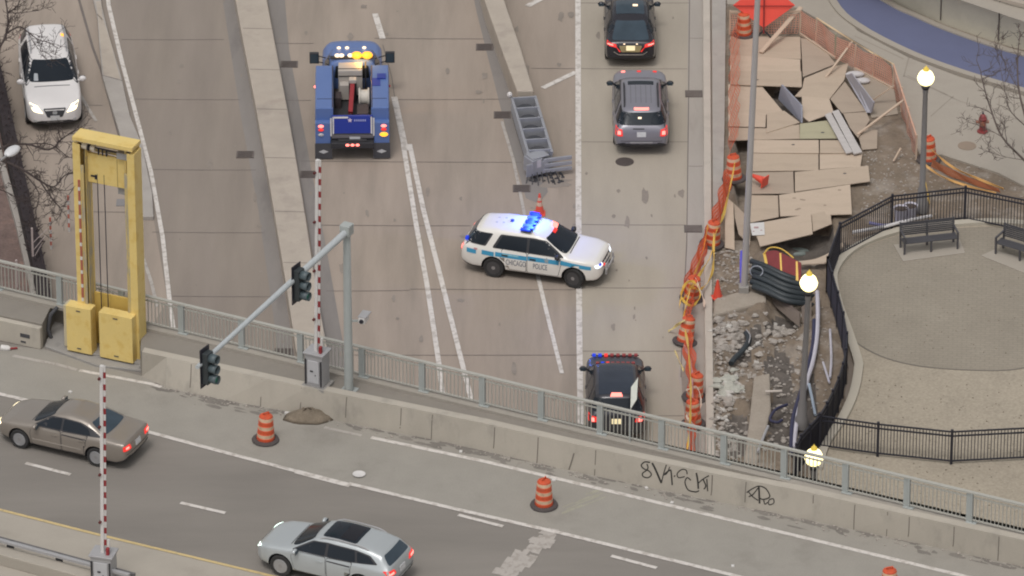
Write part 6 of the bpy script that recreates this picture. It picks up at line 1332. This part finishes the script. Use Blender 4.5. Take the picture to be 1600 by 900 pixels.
for k, p in enumerate(fb):
    if k == 1: continue
    m = MB(); m.bar(p + Vector((0, .03, 0)), p + Vector((.01, .03, 1.0)), .06, .06)
    tag(m.build('fence_stake', WOOD if k != 4 else mat('green_stake', (.30, .29, .2), .8)), ['wooden stake at the kerb corner of the netting', '', 'wooden stake at the right end of the red sign', 'wooden stake first after the top corner of the netting', 'greenish stake second after the top corner of the netting', 'wooden stake third after the top corner of the netting', 'wooden stake next before the right netting corner', 'wooden stake at the right corner of the netting', 'wooden stake first below the right netting corner', 'wooden stake second below the right netting corner', 'wooden stake at the netting end by the lit lamp'][k], 'stake', GS)
GB = 'wooden braces of the netting fence'
for a_, b_, w_, lb in (((485, 36, 1.0), (285, 262, .2), .17, 'thick pale wooden brace slanting from the top netting corner'), ((742, 208, .95), (608, 388, .22), .08, 'thin wooden brace over the plywood in the middle of the netting'), ((950, 428, .95), (842, 502, .25), .08, 'short wooden brace at the right netting corner'), ((1004, 496, .9), (768, 672, .22), .09, 'long wooden brace from the lower netting side to the plywood'), ((985, 740, .5), (948, 806, .12), .06, 'small wooden brace by the lit lamp post')):
    m = MB(); m.bar(P(*f4(*a_[:2]), a_[2]), P(*f4(*b_[:2]), b_[2]), w_, .045); tag(m.build('fence_brace', WOOD), lb, 'brace', GB)
m = MB(); pr_ = [fb[0] + Vector((0, 0, .95)), fb[2] + Vector((0, 0, .95))]; m.bar(pr_[0], pr_[1], .05, .09); tag(m.build('fence_rail', WOOD), 'wooden top rail of the netting in front of the red sign', 'rail', 'wooden rails of the netting fence')
for (i, j, lb) in ((2, 4, 'wooden bottom rail along the upper netting side'), (5, 7, 'wooden bottom rail at the right netting corner')):
    m = MB(); m.bar(fb[i] + Vector((0, -.06, .05)), fb[j] + Vector((0, -.06, .05)), .06, .08); tag(m.build('fence_rail', WOOD), lb, 'rail', 'wooden rails of the netting fence')
m = MB(); m.bar(fb[7] + Vector((0, 0, .95)), fb[10] + Vector((0, 0, .9)), .05, .08); tag(m.build('fence_rail', mat('pink_wood', (.60, .36, .26), .8)), 'pinkish top rail running down to the lit lamp post', 'rail', 'wooden rails of the netting fence')
ribbon_tape('caution_tape', [fb[3] + Vector((0, 0, 1.0)), fb[5] + Vector((.1, .1, .95)), fb[6] + Vector((.1, .1, .9)), fb[7] + Vector((0, 0, 1.0))], .06, mat('cream_tape', (.72, .56, .35), .5), 'cream tape along the top of the right netting side', GT)
ribbon_tape('caution_tape', [P(1440, 215, .9), P(1462, 240, .6), P(1490, 262, .25), P(1530, 280, .2), P(1568, 295, .15)], .09, mat('pale_orange_tape', (.78, .45, .16), .5), 'orange yellow tape trailing from the lamp drum to the right over the dirt', GT)
ribbon_tape('caution_tape', [P(1442, 255, .4), P(1470, 275, .2), P(1510, 290, .15), P(1556, 302, .15)], .09, mat('pale_orange_tape', (.78, .45, .16), .5), 'lower orange yellow tape on the dirt behind the park fence', GT)
ribbon_tape('caution_tape', [P(1438, 255, .9), P(1446, 285, .5), P(1452, 318, .15)], .07, TAPE, 'yellow tape hanging down at the lit lamp post', GT)
net('safety_netting', [P(1455, 262, .12), P(1500, 282, .12), P(1562, 302, .12)], [.32, .12], mat('rust_netting', (.42, .15, .07), .8, .1), 'collapsed rust orange netting on the dirt behind the park fence', cell=.07, rib=.045)
t = thing('road_sign', 'bright red roll up road sign seen from behind at the top edge', 'road sign', P(1193, 57, ZS)); bw = 1.45
m = MB(); m.add([(0, 0, .35), (bw * .78, .05, 1.25), (0, .1, 2.2), (-bw * .78, .05, 1.25)], [(0, 1, 2, 3)]); m.add([(0, .03, .35), (bw * .78, .08, 1.25), (0, .13, 2.2), (-bw * .78, .08, 1.25)], [(3, 2, 1, 0)]); m.build('panel', HAZORG, t)
m = MB(); m.bar((0, -.03, .15), (0, .06, 2.2), .05); m.bar((-bw * .76, -.0, 1.25), (bw * .76, -.0, 1.25), .025); m.build('frame', mat('sign_frame_red', (.25, .03, .03), .6), t)
m = MB()
for sx, sy in ((-.35, -.25), (.35, -.25), (0, .35)): m.bar((0, 0, .25), (sx, sy, .0), .045)
m.build('stand', TRIM, t)

# ------------------------------------------------------------------ lamp posts, tall pole
def make_lamp(label_, h, lean=0):
    t = thing('lamp_post', label_, 'lamp post', (0, 0, 0), 0, 'lit globe lamp posts'); m = MB(); r_ = .30
    zt = h - 2 * r_ - .12
    m.lathe([(.22, 0), (.22, .35), (.17, .42), (.15, .9), (.11, 1.0), (.085, zt - .3), (.10, zt - .25), (.10, zt - .1)], 14); m.build('post', mat('lamp_post_grey', (.20, .19, .185), .6, .1, 3, .05), t, True, angle=40)
    m = MB(); m.lathe([(.12, zt - .1), (.16, zt), (.13, zt + .05)], 14); m.build('collar', BLACKIRON, t, True)
    m = MB(); pr = [(.001, zt + .02)] + [(r_ * math.sin(a) * (1 - .06 * (a > 1.8)), zt + .04 + r_ - r_ * math.cos(a) * 1.0) for a in np.linspace(.25, 2.75, 12)] + [(.08, zt + .06 + 2 * r_)]; m.lathe(pr, 20); m.build('globe', G_GLOBE, t, True, angle=80)
    m = MB(); m.lathe([(.11, zt + 2 * r_ + .02), (.09, zt + 2 * r_ + .10), (.03, zt + 2 * r_ + .16), (.001, zt + 2 * r_ + .22)], 12); m.build('finial', mat('finial_yellow_glow', (.45, .33, .05), .4, emit=(1, .7, .1), estr=.35), t, True); return t  # finial glows yellow by itself, standing in for the globe's light on it
l1b = P(1440, 330, ZS); h1_ = rise(l1b, 106)
lp = make_lamp('lit globe lamp post behind the black park fence near the hydrant', h1_); lp.location = l1b
l2b = P(1252, 668, .0); l2 = dup(lp, l2b, 0, 'lit globe lamp post standing in the trench beside the lilac conduit'); 
z2 = rise(l2b, 425) / h1_; l2.scale = (1, 1, z2); tp = P(1265, 430, z2 * h1_); l2.rotation_euler = (0, math.atan2(tp.x - l2b.x, z2 * h1_), 0)
top3 = pix(P(1272, 700, 5.6)); l3 = P(1272, 698, h1_); dup(lp, (l3.x, l3.y, .0), 0, 'lit globe lamp post rising just behind the bridge railing')
# tall pole
tb_ = P(1162, 458, .12); tp = P(1177, -50, 12.6)
TPOLE = thing('utility_pole', 'tall pale grey steel pole rising out of frame beside the plywood', 'pole', tb_); m = MB(); dx = (P(1177, -50, 0) - P(1177, -50, 0)).x
kz = rise(tb_, -60); topv = Vector(((1177 - 1162) / S0 * .98, 0, kz)); m.tube([(0, 0, .0), topv * .5, topv], [.115, .105, .095], 14); m.build('shaft', mat('pale_pole_grey', (.41, .39, .38), .5, .05, 3, .03), TPOLE, True)
m = MB(); m.box((0, 0, .14), (.34, .34, .34)); m.build('base', PLATEGREY, TPOLE, bevel=.03); m = MB(); m.tube([topv, topv * 1.02 + Vector((-1.5, -.3, .4))], .05, 8); m.build('arm', GALV, TPOLE)

# ------------------------------------------------------------------ park: fence, benches, hydrant
def iron_fence(bases, h, label_, sp=.11, zb=ZS):
    root = thing('park_fence', label_, 'fence', bases[0], 0, 'black iron park fences')
    for i, p in enumerate(bases):
        m = MB(); q_ = p - bases[0]; m.box((q_.x, q_.y, (h + .08) / 2), (.085, .085, h + .08)); m.build('post', BLACKIRON, root)
    for a_, b_ in zip(bases, bases[1:]):
        m = MB(); a0, b0 = a_ - bases[0], b_ - bases[0]; L = (b0 - a0).length; k = max(2, int(L / sp)); an = heading(a0, b0)
        for z_ in (.12, h - .16, h): m.bar(a0 + Vector((0, 0, z_)), b0 + Vector((0, 0, z_)), .045, .045)
        for i in range(1, k): q_ = a0.lerp(b0, i / k); m.box((q_.x, q_.y, h / 2 + .05), (.022, .022, h - .12), an)
        m.build('bar_panel', BLACKIRON, root)
    return root
fp = [(1700, 386), (1608, 366), (1507, 345), (1393, 358), (1311, 402), (1292, 456)]
iron_fence([P(x, y, ZS) for x, y in fp], 1.30, 'black iron fence curving round the top of the plaza behind the benches')
fp2 = dense([P(x, y, ZS) for x, y in [(1292, 456), (1308, 510), (1322, 574), (1316, 622), (1300, 665), (1280, 702), (1250, 735), (1240, 760)]], 2)
f2 = iron_fence(fp2, 1.30, 'black iron fence winding down between the trench and the plaza kerb', .07)
mb = MB(); 
for a_, b_ in zip(fp2, fp2[1:]):
    a0, b0 = a_ - fp2[0], b_ - fp2[0]; mb.add([a0 + Vector((-.02, .02, .06)), b0 + Vector((-.02, .02, .06)), b0 + Vector((-.02, .02, 1.05)), a0 + Vector((-.02, .02, 1.05))], [(0, 1, 2, 3)])
o = mb.build('windscreen_mesh', mat('dark_mesh_fabric', (.045, .045, .065), .8, .2, 2, .05), f2); s_ = o.modifiers.new('t', 'SOLIDIFY'); s_.thickness = .01
iron_fence([P(x, y, ZS) for x, y in [(1278, 700), (1371, 713), (1486, 725), (1604, 719), (1720, 708)]], 1.22, 'black iron fence across the sand in front of the plaza', .105)
IRB = mat('bench_iron', (.075, .073, .08), .5, .1, 4, .05)
def make_bench(label_):
    t = thing('park_bench', label_, 'bench', (0, 0, 0), 0, 'dark iron park benches'); Wb = .95
    m = MB()
    for i in range(6): m.box((0, -.42 + i * .085, .44 - .008 * i), (2 * Wb, .06, .03))
    m.build('seat', IRB, t)
    m = MB(); tl_ = R(14)
    for i in range(7): z_ = .52 + i * .065; m.box((0, .07 + (z_ - .45) * math.tan(tl_), z_), (2 * Wb, .025, .05))
    m.build('backrest', IRB, t)
    for sx in (-1, 0, 1):
        m = MB(); x = sx * Wb
        m.bar((x, -.40, 0), (x, -.42, .62 if sx else .44), .06, .06); m.bar((x, .12, 0), (x, .20, .95), .06, .06); m.bar((x, -.42, .42), (x, .10, .40), .05, .05)
        if sx: m.bar((x, -.45, .64), (x, .16, .66), .06, .05)
        m.build('leg', IRB, t)
    return t
ba, bb_ = P(1413, 398, ZS + .03), P(1496, 389, ZS + .03); bc = (ba + bb_) / 2
bn = make_bench('dark iron bench with a slatted back on the concrete pad under the lamp fence'); bn.rotation_euler = (0, 0, heading(ba, bb_)); bn.location = bc + Vector((math.sin(heading(ba, bb_)) * -.40, .40, 0))
ba, bb_ = P(1551, 395, ZS + .03), P(1636, 420, ZS + .03); bc = (ba + bb_) / 2; hb = heading(ba, bb_)
dup(bn, bc + Vector((-math.sin(hb) * .40, math.cos(hb) * .40, 0)), hb, 'dark iron bench cut off by the right edge of the photo')
hy = thing('fire_hydrant', 'small dark red fire hydrant on the pale pavement below the blue path', 'fire hydrant', P(1535, 206, ZS)); HYR = mat('hydrant_red', (.24, .045, .045), .5, .15, 5, .05)
m = MB(); m.lathe([(.19, 0), (.19, .05), (.12, .07), (.115, .48), (.15, .50), (.15, .55), (.12, .57), (.10, .66), (.05, .71), (.001, .72)], 16); m.build('body', HYR, hy, True, angle=35)
m = MB(); m.tube([(-.24, -.02, .42), (.22, -.02, .42)], .06, 10); m.tube([(0, 0, .40), (-.02, -.22, .40)], .08, 10); m.build('outlet', mat('hydrant_brown', (.28, .11, .07), .5), hy, True, angle=35); m = MB(); m.lathe([(.035, .70), (.035, .78)], 6); m.build('nut', BLACKIRON, hy)
GM = 'red and white marker posts'
def marker(x, y, yt, lb):
    b = P(x, y, .0); h = rise(b, yt); m = MB(); n = 8
    for i in range(n): m.lathe([(.035, h * i / n), (.035, h * (i + 1) / n)], 8, m=i % 2)
    o = m.build('marker_post', [WHITE, mat('marker_rust', (.50, .14, .10), .6)]); o.location = b; return tag(o, lb, 'marker post', GM)
marker(108, 362, 306, 'thin red and white marker post on the ramp just left of the tower'); marker(80, 389, 340, 'thin red and white marker post on the ramp nearer the hedge')
m = MB(); b = P(53, 440, 0); 
m = MB(); m.tube([(0, 0, 0), (0, 0, 2.1)], .035, 8); m.tube([(0, 0, .9), (.3, .1, 1.4)], .012, 5); m.tube([(0, 0, 1.2), (.45, .1, 1.75)], .012, 5); m.tube([(0, 0, 1.5), (.5, .1, 2.0)], .012, 5); o = m.build('wire_post', mat('pale_pink_post', (.55, .46, .44), .7)); o.location = b; tag(o, 'pale post with thin wires standing by the hedge behind the railing', 'post')
m = MB(); m.tube([(0, 0, 0), (0, 0, 1.1)], .035, 8); o = m.build('wire_post', mat('pale_pink_post', (.55, .46, .44), .7)); o.location = P(27, 450, .0); tag(o, 'short pale post left of the hedge behind the railing', 'post')
m = MB(); c = P(190, 317, .0); m.box((c.x, c.y, .012), (.36, .5, .02)); tag(m.build('utility_cover', mat('cover_grey', (.22, .21, .21), .8)), 'flat grey utility cover on the ramp seen through the tower', 'utility cover')

# ------------------------------------------------------------------ hedge and bare trees
def twig_hedge(name, path, w, h, seed, label_):
    rnd = random.Random(seed); pts = dense(path, 6); mb = MB(); m_ = mat('hedge_twig', (.050, .036, .036), .9, .4, 2, .3, 12); core = MB()
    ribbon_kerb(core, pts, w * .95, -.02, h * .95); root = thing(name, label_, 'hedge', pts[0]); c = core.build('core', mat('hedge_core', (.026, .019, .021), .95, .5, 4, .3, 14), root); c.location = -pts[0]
    for i in range(len(pts) - 1):
        for _ in range(34):
            p = pts[i].lerp(pts[i + 1], rnd.random()); d = (pts[i + 1] - pts[i]).normalized(); n = Vector((-d.y, d.x, 0)); p = p + n * rnd.uniform(-w / 2, w / 2); z_ = rnd.uniform(.6, .95) * h
            a_ = p + Vector((0, 0, z_)); e = a_ + Vector((rnd.gauss(0, .10), rnd.gauss(0, .10), rnd.uniform(.03, .18))); mb.bar(a_, e, .022, .022)
    o = mb.build('twigs', m_, root); o.location = -pts[0]; return root
twig_hedge('clipped_hedge', [P(x, y, 0) for x, y in [(-24, 80), (-4, 150), (12, 222), (29, 300), (46, 378), (62, 450), (84, 560)]], .42, 1.05, 4, 'dark bare hedge strip running beside the ramp behind the railing')
BARK = mat('bare_bark', (.060, .045, .042), .9, .25, 4, .1); BARKR = mat('sapling_bark', (.11, .085, .075), .9, .2, 4, .1)
def tree(name, base, trunk, limbs, seed, m_, label_, tr=.13, twig=.55, dens=1.0, span=.5):
    """trunk: list of points; limbs: polylines that start on the trunk"""
    rnd = random.Random(seed); root = thing(name, label_, 'tree', base); mb = MB(); tk = dense(trunk, 4)
    mb.tube([p - base for p in tk], [tr * (1 - .55 * i / (len(tk) - 1)) for i in range(len(tk))], 8); mb.build('trunk', m_, root, True); cr = MB()
    def grow_(p, d, L, r, lv):
        n = 4; path = [p]; q = p
        for i in range(n):
            d = (d + Vector((rnd.gauss(0, .22), rnd.gauss(0, .22), rnd.gauss(.04, .2)))).normalized(); q = q + d * L / n; path.append(q)
            if lv > 0 and rnd.random() < .75: grow_(q, (d + Vector((rnd.gauss(0, .7), rnd.gauss(0, .7), rnd.gauss(.1, .6)))).normalized(), L * rnd.uniform(.45, .75), r * .6, lv - 1)
        cr.tube([x - base for x in path], [max(.006, r * (1 - .6 * i / n)) for i in range(n + 1)], 5)
    for l in limbs:
        pts = dense(l[0], 4); r0 = l[1]; cr.tube([p - base for p in pts], [max(.008, r0 * (1 - .7 * i / (len(pts) - 1))) for i in range(len(pts))], 6)
        for i in range(2, len(pts)):
            if rnd.random() < dens:
                d = (pts[i] - pts[i - 1]).normalized(); grow_(pts[i], (d + Vector((rnd.gauss(0, .8), rnd.gauss(0, .5), rnd.gauss(.1, .7)))).normalized(), twig * rnd.uniform(.5, 1.2), r0 * .35, 2)
    cr.build('crown', m_, root, True); return root
b = P(-95, 420, .0); T_ = lambda *pts: [P(*p) for p in pts]
tree('bare_tree', b, [b, b + Vector((.2, .1, 1.5)), b + Vector((.5, .1, 3.0)), P(-50, 270, 4.2)], [
  (T_((-50, 270, 4.2), (-10, 250, 4.4), (30, 262, 4.5), (62, 282, 4.5), (84, 292, 4.4), (100, 275, 4.5), (116, 268, 4.6)), .055), (T_((62, 282, 4.5), (74, 300, 4.3), (88, 318, 4.1), (96, 330, 4.0), (88, 345, 3.9)), .03),
  (T_((-50, 270, 4.2), (0, 232, 4.8), (40, 225, 4.9), (76, 234, 5.0), (96, 218, 5.1), (112, 206, 5.2)), .05), (T_((30, 262, 4.5), (60, 300, 4.2), (56, 330, 3.9), (60, 352, 3.6)), .025), (T_((40, 225, 4.9), (80, 226, 5.0), (108, 246, 4.9), (122, 236, 5.0)), .025),
  (T_((-50, 270, 4.2), (-20, 290, 4.1), (10, 300, 4.0), (40, 318, 3.8)), .03)], 9, BARK, 'bare leafless tree reaching in from the left below the white crossover', .14, .6, .95)
b = P(-60, 190, .0)
tree('bare_tree', b, [b, b + Vector((.1, 0, 1.6)), b + Vector((.5, 0, 3.2)), P(-22, 70, 3.6)], [
  (T_((-22, 70, 3.6), (-4, 76, 3.7), (10, 52, 4.0), (12, 20, 4.4), (4, -20, 4.8)), .06), (T_((10, 52, 4.0), (30, 42, 4.2), (44, 50, 4.3), (60, 62, 4.3), (74, 66, 4.4), (92, 76, 4.3)), .032), (T_((12, 20, 4.4), (28, 8, 4.7), (36, -20, 5.0)), .035), (T_((44, 50, 4.3), (56, 72, 4.1), (66, 80, 4.1)), .018),
  (T_((-22, 70, 3.6), (-8, 100, 3.2), (6, 62, 3.8), (22, 62, 3.9)), .025), (T_((12, 20, 4.4), (34, 20, 4.6), (60, 16, 4.8)), .018)], 15, BARK, 'bare leafless tree in the top left corner over the white crossover', .15, .55, .95)
b = P(1650, 318, ZS)
tree('bare_sapling', b, [b, P(1638, 270, 1.0), P(1612, 222, 2.0), P(1604, 190, 2.6)], [
  (T_((1638, 290, .6), (1600, 250, 1.6), (1566, 214, 2.3), (1548, 170, 3.0), (1536, 130, 3.6), (1532, 110, 3.9)), .05), (T_((1604, 190, 2.6), (1592, 140, 3.4), (1590, 95, 4.1), (1594, 50, 4.8)), .045), (T_((1606, 200, 2.4), (1580, 175, 2.9), (1572, 150, 3.3), (1560, 90, 4.0)), .025),
  (T_((1566, 214, 2.3), (1540, 200, 2.6), (1510, 190, 2.8)), .014), (T_((1592, 140, 3.4), (1570, 100, 3.9), (1556, 50, 4.5)), .018), (T_((1600, 250, 1.6), (1570, 245, 1.8), (1545, 238, 2.0)), .012)], 23, BARKR, 'bare leafless sapling leaning in from the right edge by the hydrant', .07, .65, .9)

slab3('sign_board', [P(985, 640, 1.78), P(986, 605, 1.84), P(997, 590, 1.84), P(995, 624, 1.78)], .02, mat('pale_sign_board', (.62, .63, .56), .6, .12, 5, .05), 'pale sign board with faint lines lying on the roof edge of the dark police car', 'sign')
pipe('short_strip', [(1159, 392, .95), (1158, 415, .6), (1159, 446, .1)], .05, mat('blue_strip', (.10, .09, .55), .5), 'short blue strip hanging at the foot of the tall pole', 'strip', 'loose strips')  # thin blue tube set against the foot of the tall pole

mb = MB(); rnd = random.Random(31)
for i in range(280):
    x, y = rnd.uniform(1330, 1640), rnd.uniform(590, 800); w = P(x, y, ZS + .012); s_ = rnd.uniform(.015, .05); mb.box((w.x, w.y, w.z), (s_, s_, s_ * .5), rnd.uniform(0, 3))
for i in range(120):
    x, y = rnd.uniform(1345, 1640), rnd.uniform(400, 560); w = P(x, y, ZS + .014); s_ = rnd.uniform(.015, .04); mb.box((w.x, w.y, w.z), (s_, s_, s_ * .5), rnd.uniform(0, 3))
struct(mb.build('sand_grit', mat('dark_grit', (.27, .235, .18), .9, .4, 3, .2)), 'stuff')
